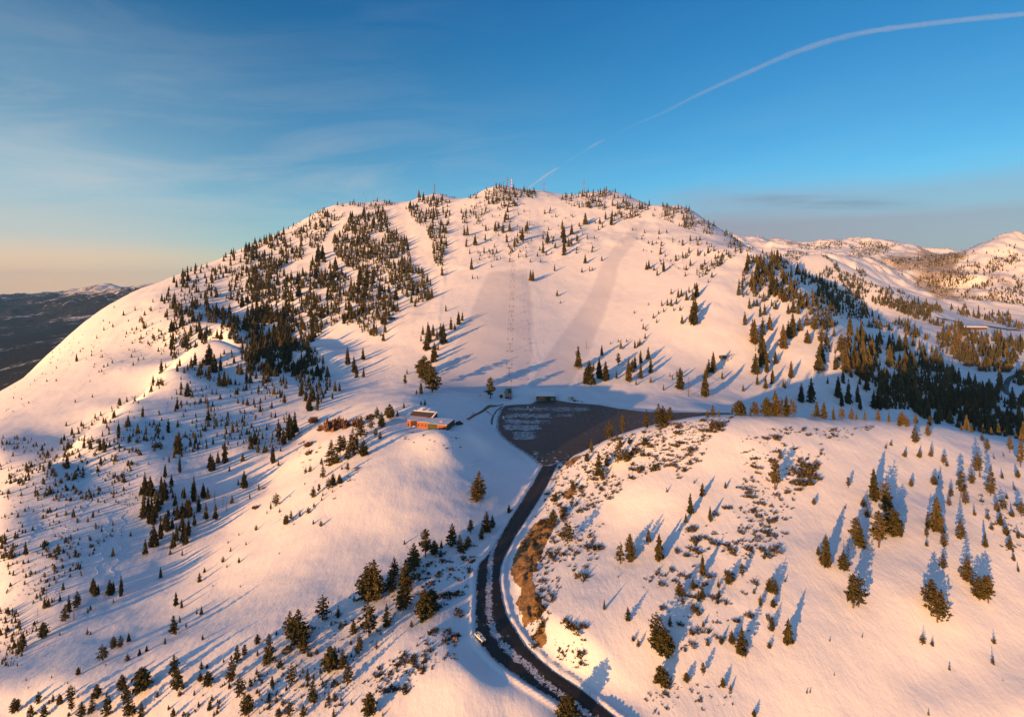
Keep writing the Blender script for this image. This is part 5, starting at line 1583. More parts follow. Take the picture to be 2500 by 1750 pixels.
# upper hall: one broad dark mono-pitch roof
ze, zr, zw = -112.1, -109.4, -118.0
E0, E1 = P3(1001.5, 1013.8, ze), P3(1057, 1019.2, ze)
R0, R1 = P3(1009.5, 1000.8, zr), P3(1068.5, 1005.2, zr)
rf = MB().slab([E0 - lo, E1 - lo, R1 - lo, R0 - lo], .4).build('upper_roof', 'roof', lodge)
q = [R0.lerp(R1, .02), R0.lerp(R1, .9), R0.lerp(R1, .9).lerp(E1, .17), R0.lerp(R1, .02).lerp(E0, .15)]
MB().slab([v - lo + Vector((0, 0, .22)) for v in (q[3], q[2], q[1], q[0])], .2).build('roof_snow', 'snow', rf)
q = [E0.lerp(E1, .93), E1, R1, R0.lerp(R1, .94)]
MB().slab([v - lo + Vector((0, 0, .18)) for v in q], .16).build('roof_snow', 'snow', rf)
i0, i1, i2, i3 = (E0.lerp(E1, .02).lerp(R0, .06), E0.lerp(E1, .98).lerp(R1, .06), R1.lerp(E1, .06), R0.lerp(E0, .06))
for a, c, m_ in ((i0, i1, 'orange'), (i1, i2, 'brown'), (i2, i3, 'brown'), (i3, i0, 'brown')):
    mb = MB()
    mb.poly([a - lo - Vector((0, 0, .42)), c - lo - Vector((0, 0, .42)), (c.x - lo.x, c.y - lo.y, zw - lo.z), (a.x - lo.x, a.y - lo.y, zw - lo.z)])
    mb.build('upper_wall', m_, lodge)
for (a, bb, s) in ((1075, 1030, 1.1), (1078.5, 1030, 1.1)):
    v = P3(a, bb, zt + .2) - lo
    MB().box((v.x, v.y, v.z + .5), (.7, .7, 1.2)).build('roof_vent', 'cream', lodge)
v = spot(1048, 1043)
ks = thing('ticket_kiosk', 'small olive kiosk with snow cap against the lodge front', 'kiosk', v, -.1)
MB().box((0, 1, .9), (3.6, 2.4, 3.0)).build('wall', 'olive', ks)
MB().box((0, 1, 2.55), (4.0, 2.8, .4), 0, .9).build('roof', 'snow', ks)
MB().box((.2, -.26, 1.3), (1.4, .1, .9)).build('window', 'glass', ks)
for k, (a, bb, sx, sy, sz) in enumerate(((1010, 1040, 3.2, 2.2, 2.0), (1024, 1039, 4.2, 2.4, 2.3), (1036, 1040, 3.4, 2.2, 1.9), (1058, 1045, 3.0, 1.8, 1.2))):
    v = spot(a, bb)
    hp = MB().bump((0, 0, -.4), (sx, sy, sz), 300 + k, 11, 5, .4).build('snow_heap', M_SNOW, None, None, v)
    tag(hp, ['rounded snow heap at the left corner of the lodge', 'tallest snow heap against the orange lodge wall', 'snow heap between the orange wall and the kiosk', 'low snow heap right of the olive kiosk'][k], 'snow heap', 'snow heaps in front of the lodge')
for k, (a, bb) in enumerate(((1146.5, 1023), (1149.5, 1018.5), (1153.5, 1013))):
    v = spot(a, bb)
    fl = thing('marker_banner', ['nearest', 'middle', 'farthest'][k] + ' of three orange marker banners at the path end', 'banner', v, .4, 'orange banners at the path end')
    MB().bar((0, 0, -.4), (0, 0, 3.0), .07).build('post', 'white', fl)
    MB().box((.7, 0, 1.4), (1.4, .05, 1.3)).build('cloth', 'hi', fl)


def drape(name, line, width, mat, lift=.18, label=None, n=60, attrs=None):
    c = resample(line, n)
    d = np.gradient(c, axis=0)
    d /= np.linalg.norm(d, axis=1)[:, None]
    nr = np.stack([-d[:, 1], d[:, 0]], 1)
    s = np.linspace(-.5, .5, 5)
    X = c[:, None, 0] + nr[:, None, 0] * s * width
    Y = c[:, None, 1] + nr[:, None, 1] * s * width
    Z = TER.at(X.ravel(), Y.ravel()).reshape(X.shape) + lift
    k = {a: np.full(X.size, v) for a, v in (attrs or {}).items()}
    return tag(link(name, mesh_np(name, np.stack([X, Y, Z], -1).reshape(-1, 3), grid_faces(*X.shape), [mat], smooth=True, attrs=k)), label, None, None, 'structure')


M_PATH = asphalt_material('path_asphalt', 0.3)
gp = lambda *pts: [tuple(spot(*q)[:2]) for q in pts]
drape('footpath', gp((1141, 1024), (1160, 1013), (1182, 1001), (1205, 991), (1228, 987)), 2.6, M_PATH, .22, None, 60, {'snow': .12, 'brown': .2})
drape('side_path', gp((1186, 1004), (1194, 1008), (1201, 1013.5)), 2.0, M_PATH, .22, None, 30, {'snow': .3, 'brown': .1})
drape('ramp', gp((1226, 993), (1214, 1002), (1206, 1013), (1201, 1026), (1201, 1037)), 2.0, M_PATH, .22, None, 40, {'snow': .36, 'brown': .1})

# ---- upper lift station on the right slope, lone hut on the left
p = spot(1765, 880)
us = thing('upper_lift_station', 'dark lift station raised on legs on the right slope', 'lift station', p, .15)
MB().box((0, 0, 5.4), (10.5, 4.2, 4.0)).build('cabin', 'dark', us)
MB().box((0, -2.0, 7.55), (11.2, 5.0, .4)).build('roof', 'blue', us)
for sx in (-3.8, 3.4):
    MB().bar((sx, 0, -1.5), (sx, 0, 3.5), .45, None, 8).build('leg', 'steel', us)
MB().box((-3.8, -2.16, 5.7), (1.6, .1, 1.3)).build('window', 'cream', us)
MB().box((-1.6, -2.16, 5.7), (1.2, .1, 1.1)).build('window', 'cream', us)
p = spot(1774.5, 882.5)
bo = thing('operator_booth', 'small yellow-fronted operator booth below the raised lift station', 'booth', p, .2)
MB().box((0, 1, 1.3), (3.2, 2.6, 3.4)).build('wall', 'cream', bo)
MB().box((0, 1, 3.15), (3.7, 3.1, .35)).build('roof', 'dark', bo)
MB().box((.5, -.35, 1.7), (1.0, .1, 1.1)).build('window', 'glass', bo)
for k, (a, bb, h) in enumerate(((1784.5, 877, 7.0), (1844, 857, 10.5))):
    t = copy_tree(proto)
    t.location = spot(a, bb)
    t.rotation_euler = (0, 0, -.5)
    for ch in t.children:
        if ch.name.startswith('pole'):
            ch.scale = (1, 1, h)
        else:
            ch.location = (0, 0, h)
    tag(t, ['short dark lift tower right beside the raised lift station', 'lift tower among the trees right of the raised station'][k], 'lift tower', 'lift towers on the right slope')
p = spot(955, 781)
hu = thing('warming_hut', 'low dark hut at the forest edge beside the left run', 'hut', p, .1)
MB().box((0, 0, 1.4), (13, 6, 4.2)).build('wall', 'dgreen', hu)
MB().slab([(-7.2, -3.6, 3.5), (7.2, -3.6, 3.5), (7.2, 0, 5.4), (-7.2, 0, 5.4)], .3).slab([(-7.2, 0, 5.39), (7.2, 0, 5.39), (7.2, 3.6, 3.5), (-7.2, 3.6, 3.5)], .3).build('roof', 'dark', hu)
MB().box((1.5, -3.08, 1.2), (1.6, .14, 2.4)).build('door', 'brown', hu)

# ---- radio masts on the summit ridge
MASTS = [(1061, 479, 449, 2.6, 0, 'thick lattice radio mast on the snowy hump left of the summit'), (1210, 457, 445, 1.1, 0, 'short thin mast at the left end of the summit'), (1229, 458, 443, 1.1, 0, 'thin mast left of the tall pair on the summit'),
         (1239, 457, 433, 1.5, 0, 'tallest grey mast on the summit'), (1249, 459, 435, 2.4, 1, 'red and white tapering lattice tower on the summit'), (1328, 466, 445, 1.4, 0, 'grey mast on the snowy shoulder right of the summit'), (1425.5, 472, 439, 1.6, 0, 'tall mast among trees at the right end of the summit ridge')]
for px_, py_, top, wd, red, lab in MASTS:
    D = 1880.0
    p = at_depth(px_, D)
    zt_ = (HY - top) / F * D
    h = zt_ - p.z
    t = thing('radio_mast', lab, 'radio mast', p, .4, 'radio masts on the ridge')
    nseg = 7
    for k in range(nseg):
        z0, z1 = h * k / nseg - (2 if k == 0 else 0), h * (k + 1) / nseg
        taper = (lambda q: wd * (1 - .75 * q)) if red else (lambda q: wd)
        w0, w1 = taper(k / nseg) / 2, taper((k + 1) / nseg) / 2
        mb = MB()
        cs = [(-1, -1), (1, -1), (1, 1), (-1, 1)]
        for (ax, ay), (bx, by) in zip(cs, cs[1:] + cs[:1]):
            mb.bar((ax * w0, ay * w0, z0), (ax * w1, ay * w1, z1), .30 + .07 * wd, None, 4)
            mb.bar((ax * w0, ay * w0, z0), (bx * w1, by * w1, z1), .13, None, 3)
            mb.bar((ax * w1, ay * w1, z1), (bx * w1, by * w1, z1), .13, None, 3)
        mb.build('mast_section', ('white' if k % 2 else 'red') if red else 'steel', t)
    MB().bar((0, 0, h), (0, 0, h + 3), .15, .08).build('antenna_rod', 'steel', t)
    if wd > 1.3:
        MB().bar((.9, -.4, h * .55), (.9, -1.2, h * .55), 1.1, .9, 10).build('dish_antenna', 'white', t)
    MB().box((2.8, 1.5, .9), (3.6, 2.6, 3.4)).build('equipment_cabin', 'tan', t)

# ---- white pickup pulled over at the bend
ty, tx = [], []
c0 = Vector((*on_road(1172.5, 1559), 0))
c0.z = float(road_z(c0.y)) + .02
nx = Vector((*on_road(1177.5, 1575), 0)) - Vector((*on_road(1167.5, 1543), 0))
head = math.atan2(nx.y, nx.x) + math.pi / 2 + .35
pk = thing('pickup_truck', 'white pickup truck pulled over at the inside of the road bend', 'pickup truck', c0, head)
# built facing -y
mb = MB().box((0, -1.75, .85), (1.84, 1.9, .62), 0, .96).box((0, .2, .80), (1.86, 2.1, .70)).box((0, 2.0, .45), (1.86, 1.7, .22)).box((-.86, 2.0, .8), (.14, 1.72, .62)).box((.86, 2.0, .8), (.14, 1.72, .62)).box((0, 2.86, .8), (1.86, .12, .62))
mb.build('body', 'white', pk)
cab = MB().box((0, .22, 1.46), (1.7, 1.95, .66), 0, .80).build('cab', 'white', pk)
MB().slab([(-.70, -.77, 1.25), (.70, -.77, 1.25), (.58, -.58, 1.72), (-.58, -.58, 1.72)], .03).build('windscreen', 'glass', cab)
for sx in (-1, 1):
    MB().box((sx * .80, .22, 1.44), (.06, 1.5, .40), 0, .9).build('side_window', 'glass', cab)
MB().slab([(-.55, 1.03, 1.70), (.55, 1.03, 1.70), (.66, 1.22, 1.28), (-.66, 1.22, 1.28)], .03).build('rear_window', 'glass', cab)
MB().box((0, 2.0, .58), (1.56, 1.6, .04)).build('truck_bed', 'dark', pk)
for sx in (-1, 1):
    for yy in (-1.75, 1.75):
        wh = MB().bar((sx * .96, yy, .38), (sx * .70, yy, .38), .38, None, 14).build('wheel', 'rubber', pk)
        MB().bar((sx * .975, yy, .38), (sx * .93, yy, .38), .2, None, 10).build('rim', 'steel', wh)
    MB().box((sx * .66, -2.71, .92), (.36, .06, .22)).build('headlight', 'lamp', pk)
    MB().box((sx * .82, 2.93, .88), (.16, .05, .34)).build('tail_light', 'tail', pk)
    MB().box((sx * 1.02, -.55, 1.25), (.2, .14, .18)).build('wing_mirror', 'dark', pk)
MB().box((0, -2.71, .86), (.86, .05, .26)).build('grille', 'dark', pk)
MB().box((0, -2.76, .55), (1.8, .16, .2)).build('bumper', 'steel', pk)

# ---- vehicles left in the car park
def small_car(label, px, py, rz, body='white', s=1.0):
    q = on_plane(px, py, LOT_Z)
    c = thing('parked_car', label, 'car', (q[0], q[1], LOT_Z), rz, 'vehicles left in the car park')
    c.scale = (s, s, s)
    MB().box((0, 0, .68), (1.8, 4.3, .66), 0, .95).build('body', body, c)
    cb = MB().box((0, .25, 1.25), (1.6, 2.5, .56), 0, .78).build('cabin', body, c)
    MB().box((0, .25, 1.24), (1.63, 1.9, .36), 0, .85).box((0, .25, 1.22), (1.2, 2.56, .36), 0, .85).build('window', 'glass', cb)
    for sx in (-1, 1):
        for yy in (-1.35, 1.35):
            MB().bar((sx * .92, yy, .32), (sx * .72, yy, .32), .32, None, 12).build('wheel', 'rubber', c)
        MB().box((sx * .6, -2.16, .75), (.3, .05, .16)).build('headlight', 'lamp', c)
    return c


small_car('white car parked at the back row left of the shed', 1288.5, 995.5, 0, 'white')
small_car('snow-dusted pale car, rightmost of the few parked in the back row', 1304.5, 996.5, .1, 'white')
small_car('white car parked in front of the back row', 1295.5, 1003, 0, 'white')
q = on_plane(1229, 1023, LOT_Z)
vn = thing('box_van', 'small white box van alone at the left edge of the car park', 'van', (q[0], q[1], LOT_Z), .1, 'vehicles left in the car park')
MB().box((0, .6, 1.5), (1.95, 3.4, 2.1)).build('box_body', 'white', vn)
cb = MB().box((0, -1.8, 1.1), (1.85, 1.5, 1.3), 0, .85).build('cab', 'white', vn)
MB().box((0, -2.5, 1.35), (1.4, .12, .55)).build('windscreen', 'glass', cb)
for sx in (-1, 1):
    for yy in (-1.6, 1.4):
        MB().bar((sx * .98, yy, .36), (sx * .75, yy, .36), .36, None, 12).build('wheel', 'rubber', vn)

# ---- snow stakes beside the road, boulders
for k, (a, bb, lab) in enumerate(((1253, 1526, 'uppermost of the three thin stakes along the road edge'), (1335, 1620, 'middle one of the three thin stakes along the road edge'), (1440, 1696, 'lowest of the three thin stakes along the road edge'))):
    v = spot(a, bb)
    s_ = thing('snow_stake', lab, 'marker pole', v, 0, 'marker poles along the road')
    s_.rotation_euler = (.03 * (k - 1), .06, 0)
    MB().bar((0, 0, -.5), (0, 0, 2.0), .05, None, 6).build('pole', 'wood', s_)
    MB().box((0, -.03, 1.85), (.16, .03, .3)).build('reflector', 'hi', s_)
for k, (a, bb, w_, lab) in enumerate(((1111, 1562, 1.5, 'brown boulder in the brush left of the road bend'), (701, 1590, 2.2, 'pale snow-capped rock among the pines at lower left'), (1250, 1245, .9, 'small brown rock by the road below the car park'))):
    v = spot(a, bb)
    MB_ = MB().bump((0, 0, -.5), (w_, w_ * .8, w_ * 1.1), 400 + k, 8, 4, .6).build('boulder', 'rock', None, None, v)
    tag(MB_, lab, 'boulder')

# ---- ski tracks winding down the left slope
def ski_tracks(lines):
    Vs, Fs, off = [], [], 0
    r = random.Random(8)
    for ln in lines:
        g = gp(*[(a / CROP, 1050 + b_ / CROP) for a, b_ in ln])
        c = resample(g, 130)
        d = np.gradient(c, axis=0)
        d /= np.linalg.norm(d, axis=1)[:, None] + 1e-9
        nr = np.stack([-d[:, 1], d[:, 0]], 1)
        ph = np.cumsum(np.full(130, .26)) + r.uniform(0, 6)
        c = c + nr * (np.sin(ph) * r.uniform(.7, 1.5))[:, None]
        prof = [(-.7, .04), (-.4, .17), (-.12, .07), (.12, .07), (.4, .17), (.7, .04)]
        X = np.stack([c[:, 0] + nr[:, 0] * o for o, _ in prof], 1)
        Y = np.stack([c[:, 1] + nr[:, 1] * o for o, _ in prof], 1)
        Z = TER.at(X.ravel(), Y.ravel()).reshape(X.shape) + np.array([h_ - .05 for _, h_ in prof])
        Vs.append(np.stack([X, Y, Z], -1).reshape(-1, 3))
        Fs.append(grid_faces(*X.shape) + off)
        off += X.size
    tag(link('ski_tracks', mesh_np('ski_tracks', np.vstack(Vs), np.vstack(Fs), [M_SNOW], smooth=True)), 'winding ski tracks on the left slope', None, None, 'stuff')


ski_tracks([[(975, 640), (960, 760), (935, 890), (930, 970), (905, 1050), (870, 1170)], [(870, 640), (850, 760), (840, 900), (800, 1000), (775, 1080), (740, 1150)], [(900, 650), (850, 720), (800, 850), (700, 970), (560, 1050)],
            [(690, 530), (690, 580), (640, 640), (600, 720)], [(400, 690), (320, 740), (250, 830), (235, 870)], [(860, 250), (800, 340), (780, 440)], [(1000, 60), (960, 160), (1000, 260), (940, 340)], [(440, 1090), (390, 1160), (340, 1190)],
            [(250, 1180), (140, 1290), (60, 1390)], [(530, 760), (505, 800), (520, 840)], [(1260, 330), (1220, 380), (1240, 420)]])

# ---- valley on the right: road, day lodge, its car park
drape('valley_road', gp((2500, 915), (2482, 916), (2466, 924), (2458, 936), (2455, 950), (2459, 960), (2472, 968), (2500, 981)), 9.0, M_PATH, .6, None, 80, {'snow': .05, 'brown': .1})
drape('valley_lane', gp((2422, 1020), (2436, 1012), (2449, 1005)), 6.0, M_PATH, .6, None, 30, {'snow': .3, 'brown': .1})
drape('valley_car_park', gp((2404, 796), (2430, 800), (2452, 803), (2477, 808)), 34.0, M_PATH, 1.2, None, 40, {'snow': .15, 'brown': .2})
drape('valley_access_road', gp((2285, 775), (2310, 781), (2344, 787)), 16.0, M_PATH, 1.0, None, 40, {'snow': .2, 'brown': .2})
p = spot(2378, 804)
dl = thing('day_lodge', 'long low dark red building beside the valley car park', 'building', p, -.12)
MB().box((0, 0, 3), (66, 14, 9)).build('wall', 'brown', dl)
MB().slab([(-35, -9, 7.3), (35, -9, 7.3), (35, 0, 11), (-35, 0, 11)], .5).slab([(-35, 0, 10.9), (35, 0, 10.9), (35, 9, 7.3), (-35, 9, 7.3)], .5).build('roof', 'snow', dl)
for k in range(9):
    MB().box((-28 + 7 * k, -7.1, 3.6), (3.2, .3, 3)).build('window', 'glass', dl)

# ---- contrails, kilometres up
def contrail_material(name, dens):
    m = bpy.data.materials.new(name)
    m.use_nodes = True
    w = NT(m.node_tree)
    out = w.n('ShaderNodeOutputMaterial')
    d = w.n('ShaderNodeBsdfDiffuse')
    d.inputs['Color'].default_value = (.70, .86, .98, 1)
    tl = w.n('ShaderNodeBsdfTranslucent')
    tl.inputs['Color'].default_value = (.70, .86, .98, 1)
    ad = w.n('ShaderNodeMixShader')
    w.l(d.outputs[0], ad.inputs[1]); w.l(tl.outputs[0], ad.inputs[2])
    tr = w.n('ShaderNodeBsdfTransparent')
    mx = w.n('ShaderNodeMixShader')
    at = w.n('ShaderNodeAttribute', attribute_name='fade').outputs['Fac']
    pos = w.n('ShaderNodeTexCoord').outputs['Object']
    n = w.noise(pos, .012, 6, .7)
    lw = w.n('ShaderNodeLayerWeight')
    lw.inputs['Blend'].default_value = .5
    core = w.ramp(lw.outputs['Facing'], [(0.0, 1.0), (0.55, .7), (0.95, 0.0)])
    a = w.math('MULTIPLY', w.math('MULTIPLY', at, dens), w.math('MULTIPLY', core, w.ramp(n, [(.3, .35), (.65, 1.0)])))
    w.l(a, mx.inputs[0]); w.l(tr.outputs[0], mx.inputs[1]); w.l(ad.outputs[0], mx.inputs[2])
    w.l(mx.outputs[0], out.inputs['Surface'])
    return m


def contrail(label, pts, dens):
    """pts: frame column, row, distance, radius in frame px, opacity"""
    a = np.array(pts, float)
    q = resample([tuple(r[:2]) for r in a], 120)
    s = np.concatenate([[0], np.cumsum(np.hypot(*np.diff(a[:, :2], axis=0).T))])
    t = np.linspace(0, s[-1], 120)
    D, R, Fd = (np.interp(t, s, a[:, k]) for k in (2, 3, 4))
    P = np.stack([(q[:, 0] - CX) / F * D, D, (HY - q[:, 1]) / F * D], 1)
    wob = 1 + .22 * fbm(t / 14.0, t * 0, 3, .6, 90)
    v, f = tube(P - P[0], R / F * D * wob, 10)
    me = mesh_np('contrail', v, f, [contrail_material('ice_trail', dens)], smooth=True, attrs={'fade': np.repeat(Fd, 10)})
    o = link('contrail', me, loc=tuple(P[0]))
    o.visible_shadow = True
    tag(o, label, 'contrail')


contrail('long white curving contrail sweeping over the right half of the sky', [(2620, 26, 16000, 7, .9), (2500, 35, 16500, 7, .9), (2300, 55, 18000, 7.2, .9), (2100, 82, 20000, 7.5, .95), (1950, 125, 22500, 7.5, 1), (1820, 180, 25500, 6.5, 1), (1700, 234, 29000, 4.6, .8), (1620, 275, 32000, 4, .5), (1550, 305, 35000, 2, .25), (1500, 330, 36500, 2, .12)], .12)
contrail('short faint contrail fragment right of the summit masts', [(1478, 341, 38000, 2, .3), (1455, 352, 39500, 4, .8), (1430, 367, 41000, 2.5, .3), (1400, 385, 43000, 2, .2), (1380, 398, 44000, 2, .2)], .2)
contrail('short pale contrail fragment rising from the summit ridge', [(1362, 410, 45000, 2.5, .8), (1335, 427, 47000, 4, 1), (1310, 445, 49000, 3.5, .9), (1284, 464, 51000, 3, .7)], .26)
contrail('tiny faint contrail above the left shoulder of the mountain', [(886, 470, 46000, 1.5, .5), (894, 488, 47000, 1.5, .5)], .25)


# ------------------------------------------------------------------ labels for the plants
ANCHORS = """
1215 945|on the snow near the chairlift base
1030 905|in the clump by the main run above the lodge
1062 755|in the group high along the left edge of the main run
1000 960|on the bank above the lodge
955 1010|in the row just left of the lodge
890 1040|in the grove on the spur left of the lodge
820 1100|in the big grove down the spur from the lodge
790 1180|on the lower spur below the lodge grove
740 1240|on the smooth slope at the foot of the spur
660 1290|scattered above the left gully
850 1270|on the open sunny slope in the middle
1165 1215|beside the ploughed snow above the road
1180 1290|by the road above the bend
1120 1330|in the tree line left of the road
1040 1360|in the middle of the spur tree line
1000 1430|in the spur below the tree line
925 1440|in the dense clump of the spur
900 1540|in the centre of the lower left woods
800 1510|at the edge of the lower left woods
725 1560|in the big dark clump at lower left
640 1600|left of the big lower left clump
820 1640|in the lower middle of the left woods
900 1700|near the bottom edge left of the road
720 1680|near the bottom edge in the left woods
590 1660|in the tall column of trees at lower left
620 1730|at the bottom edge below the tall column
430 1640|in the broad crowned group at lower left
330 1700|in the dark bottom clump at lower left
220 1710|in the bottom row further left
90 1720|in the bottom left corner
280 1590|on the pale slope at lower left
420 1520|around the leaning pine at lower left
300 1560|below the shaded gully floor
520 1400|on the sunny side of the left gully
460 1470|in the small groups above the leaning pine
170 1480|in the big group on the gully floor
100 1570|in the scrubby left edge below the gully
30 1500|at the far left edge of the gully
250 1430|beside the gully mouth
290 1380|beside the ski tracks at left
60 1350|at the left edge above the gully
200 1340|on the tracked snow at left
390 1320|below the long clump of gully firs
370 1260|in the long clump of gully firs
440 1280|at the right side of the gully clump
480 1220|in the rust tinted end of the gully clump
560 1260|right of the gully clump
430 1160|above the gully clump
530 1110|in the middle of the left slope
600 1170|near the dip of the left gully
640 1080|below the rusty trees near the willows
690 1040|beside the brown willow thicket
640 990|in the upper end of the left gully
560 1000|on the slope under the small peak
420 1080|in the tall group on the left slope
300 1100|on the left slope beside its ridge
240 1060|along the left ridge line
180 1140|below the left ridge line
80 1200|at the lower end of the left ridge line
120 1040|on the smooth far left flank
250 930|on the pale left flank
330 1010|on the ridge of the left slope
420 990|below the small peak at left
520 920|on the small peak at left
600 900|right of the small peak
480 800|in the forest behind the small peak
650 830|in the dark hollow behind the small peak
740 860|at the right end of the dark hollow
860 880|on the slope between hollow and left run
780 790|in the lower mountain forest
900 780|at the forest edge by the left run
750 700|in the middle of the left mountain forest
900 650|in the wedge of forest between two runs
980 710|in the dark point of the forest wedge
1060 560|between the two upper left runs
600 700|high on the left flank
450 720|on the upper left skyline slope
330 760|among the sparse trees on the left flank
820 540|high on the left shoulder
1180 560|below the summit at left
1150 650|below the summit left of the chairlift
1290 560|on the summit face right of the chairlift
1300 670|by the top of the main run
1370 610|in the tall group of the summit face
1430 560|under the right summit woods
1460 640|beside the upper right run
1340 700|on the open face beside the main run
1500 520|in the right summit woods
1620 660|in the middle of the right bowl
1580 740|low in the right bowl
1640 730|on the rib of the right bowl
1690 800|in the small wood on the lit right slope
1560 800|in the dotted trees of the right bowl
1470 890|at the left edge of the lower right trees
1420 910|beside the tallest trees above the car park
1540 900|in the middle of the lower right trees
1600 860|at the upper side of the lower right trees
1640 960|on the snow right above the car park
1680 920|between the lower right trees and the raised station
1720 930|in the leaning pair below the raised station
1770 930|on the shaded snow below the raised station
1850 900|in the tall group right of the raised station
1880 940|on the shaded flat below the right ridge
1830 800|low on the right ridge
1870 700|on the crest of the right ridge
1930 780|in the thick woods of the right ridge
1980 820|in the golden trees on the right ridge
2000 890|in the dark group under the right ridge
2060 960|at the edge of the valley forest
2020 740|on the shaded back of the right ridge
2130 800|on the shaded slope toward the valley
2200 860|on the snowy shelf above the valley forest
1480 1050|by the car park's right side
1560 1045|in the dark clump on the car park edge
1610 1040|in the big clump on the car park edge
1730 1015|in the far row behind the near hill
1800 1012|in the golden clump behind the hill crest
1880 1015|in the middle of the row behind the crest
1960 1020|along the crest line of the near hill
2060 1025|behind the crest at right
2160 1030|in the row at the hill's far shoulder
2240 1065|on the right shoulder of the near hill
2400 1080|on the right hand skyline of the near hill
1450 1110|at the brow of the hill beside the car park
1510 1120|in the thick brush near the brow
1600 1090|in the brush along the hill top
1700 1060|in the brush under the crest
1480 1180|in the trees on the brushy brow
1400 1180|on the brushy edge above the road
1360 1240|on the scrub above the bare cut bank
1390 1310|beside the thin half-bare pine
1310 1340|on the bare cut bank
1350 1420|in the scrub right of the cut bank
1300 1500|at the lower end of the cut bank
1430 1380|in the snow right of the cut bank
1540 1350|in the wide clump left on the near hill
1610 1350|beside the clump left on the near hill
1690 1250|in the open middle of the near hill
1780 1180|on the upper middle of the near hill
1890 1180|beside the slender pine on the upper hill
1960 1170|in the bushy patch on the upper hill
1880 1120|in the faint scrub near the hill top
1800 1290|in the dotted brush of the middle hill
1880 1310|in the lower dotted brush of the middle hill
1660 1430|in the line of small trees mid hill
1740 1400|in the cluster of shadows mid hill
1810 1420|right of the cluster mid hill
1530 1480|on the smooth snow low on the hill
1610 1560|in the big dark clump low on the hill
1560 1600|beside the big dark clump
1400 1540|around the round bush above the road
1440 1590|on the snow just above the road
1620 1650|in the rocky patch near the bottom
1700 1640|near the bottom in the middle of the hill
1770 1670|below the slim shadows near the bottom
1730 1540|in the small group low on the hill
1800 1560|in the slim pair low on the hill
1870 1570|beside the tall cone tree low on the hill
1900 1470|at the edge of the open snow
2020 1370|beside the tall cone near the big clump
2090 1320|at the left end of the big clump on the hill
2160 1290|in the big clump on the hill
2120 1250|above the big clump on the hill
2080 1460|at the broad tree in the open snow
2210 1380|in the open snow right of the big clump
2280 1280|in the tall column on the right hill
2330 1240|in the paired trees on the right hill
2420 1190|at the upper right of the near hill
2250 1120|in the small trees near the hill shoulder
2300 1470|in the tall pair at lower right
2400 1440|in the double crowned pair at lower right
2410 1320|right of the tall column
2460 1270|in the brushy patch at the right edge
2480 1200|at the right edge of the near hill
2470 1380|at the lower right edge
2280 1570|in the lonely pair of small trees at lower right
2430 1580|on the empty snow at far right
2000 1600|on the empty snow at the bottom
1390 1740|in front of the road at the bottom edge
1230 1500|on the verge of the bend
1330 1640|on the verge below the bend
1110 1400|on the brushy bank left of the bend
1120 1480|on the bank beside the bend
1060 1560|in the brush left of the pickup
1000 1640|in the lower brush left of the road
1380 972|beside the small sheds at the car park
"""
ANC = [(float(a.split()[0]), float(a.split()[1]), t.strip()) for a, t in (l.split('|') for l in ANCHORS.strip().splitlines())]
_axy = np.array([(a, b_) for a, b_, _ in ANC])
WORD = {'f': 'dark fir', 'v': 'dark fir', 'p': 'bushy pine', 'g': 'broad pine', 't': 'bare-stemmed pine', 'e': 'thin half-bare pine', 'y': 'young pine', 'd': 'bare reddish dead tree', 's': 'bare reddish snag', 'r': 'rusty dying tree', 'w': 'brown willow bush', 'b': 'brown brush tuft'}
byA = {}
for nm, p, root in PLANTED:
    k = int(np.argmin(np.hypot((_axy[:, 0] - p[0]), (_axy[:, 1] - p[1]) * 1.25)))
    byA.setdefault((k, WORD[p[3]]), []).append((p, root, nm))
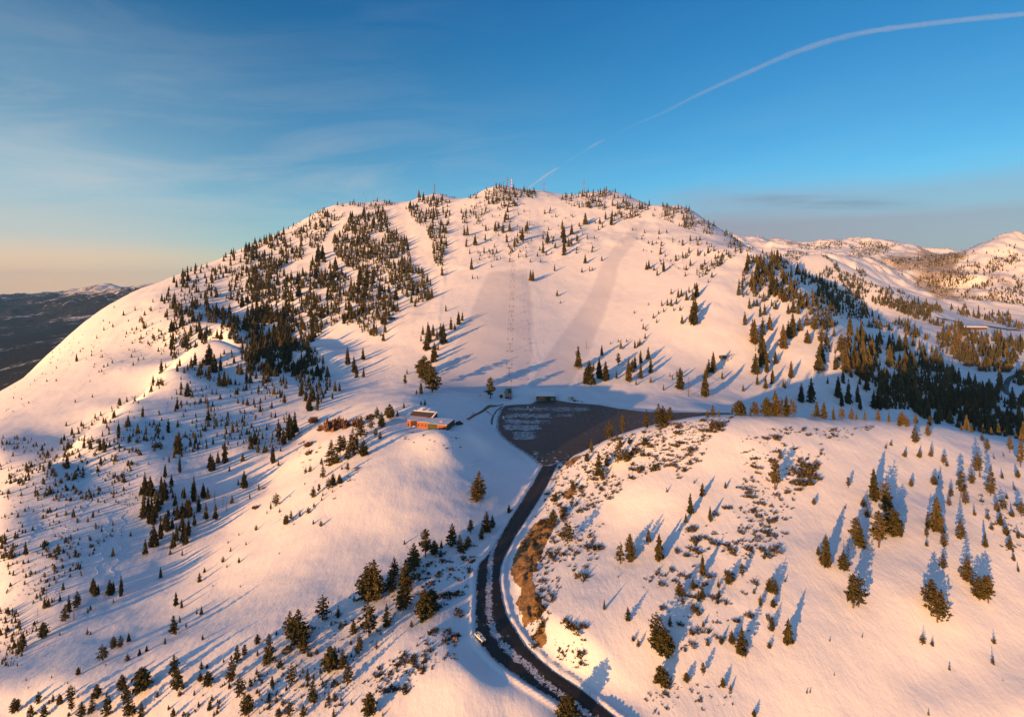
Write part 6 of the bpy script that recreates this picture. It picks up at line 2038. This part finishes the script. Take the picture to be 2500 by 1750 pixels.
for (k, wd), lst in byA.items():
    lst.sort(key=lambda q: q[0][0])
    n = len(lst)
    place = ANC[k][2]
    hs = [q[0][2] for q in lst]
    for i, (p, root, nm) in enumerate(lst):
        size = 'tall' if p[2] > 45 else ('small' if p[2] < 20 else 'mid-sized')
        if nm == 'sagebrush':
            size = 'wide' if p[2] > 17 else 'low'
        if n == 1:
            lab = f'{size} {wd} {place}'
        elif n > 2 and p[2] == max(hs) and hs.count(p[2]) == 1:
            lab = f'largest {wd} {place}'
        else:
            side = 'leftmost' if i == 0 else 'rightmost' if i == n - 1 else f'{nth(i + 1)} from the left'
            lab = f'{size} {wd} {place}, {side}'
        if len(lab.replace('-', ' ').split()) > 16:
            lab = lab.replace(size + ' ', '', 1)
        if len(lab.replace('-', ' ').split()) > 16:
            lab = lab.replace(' from the left', ' from left').replace('mid-sized ', '').replace('scattered ', '').replace(' in the middle of the', ' mid')
        if len(lab.replace('-', ' ').split()) > 16:
            lab = lab.replace(wd, wd.split()[-1], 1)
        tag(root, lab, KINDS[p[3]][1], {'fir_tree': 'firs on the slopes', 'pine_tree': 'pines near the camera', 'young_pine': 'young pines', 'dead_tree': 'dead trees', 'willow_bush': 'willow bushes', 'sagebrush': 'brush tufts'}[nm])


# ------------------------------------------------------------------ thin air that greys the far mountains
zlo = min(float(TER.z.min()), float(FAR.z.min())) - 1.0
ztop = max(float(TER.z.max()), float(FAR.z.max())) + 60.0
hx0, hx1, hy0, hy1 = float(FAR.x.min()) - 200, float(TER.x.max()) + 400, -1200.0, float(FAR.y.max()) + 300
hz_me = bpy.data.meshes.new('haze')
hz_me.from_pydata([(x, y, z_) for z_ in (zlo, ztop) for x, y in ((hx0, hy0), (hx1, hy0), (hx1, hy1), (hx0, hy1))], [], [(3, 2, 1, 0), (4, 5, 6, 7), (0, 1, 5, 4), (1, 2, 6, 5), (2, 3, 7, 6), (3, 0, 4, 7)])
hm = bpy.data.materials.new('thin_haze')
hm.use_nodes = True
hw = NT(hm.node_tree)
ho = hw.n('ShaderNodeOutputMaterial')
hv = hw.n('ShaderNodeVolumePrincipled')
hv.inputs['Color'].default_value = (0.22, 0.52, 1.0, 1)
hv.inputs['Density'].default_value = HAZE
hv.inputs['Anisotropy'].default_value = 0.0
hw.l(hv.outputs[0], ho.inputs['Volume'])
hz_me.materials.append(hm)
tag(link('haze', hz_me), 'thin bluish haze over the far valleys', None, None, 'stuff')
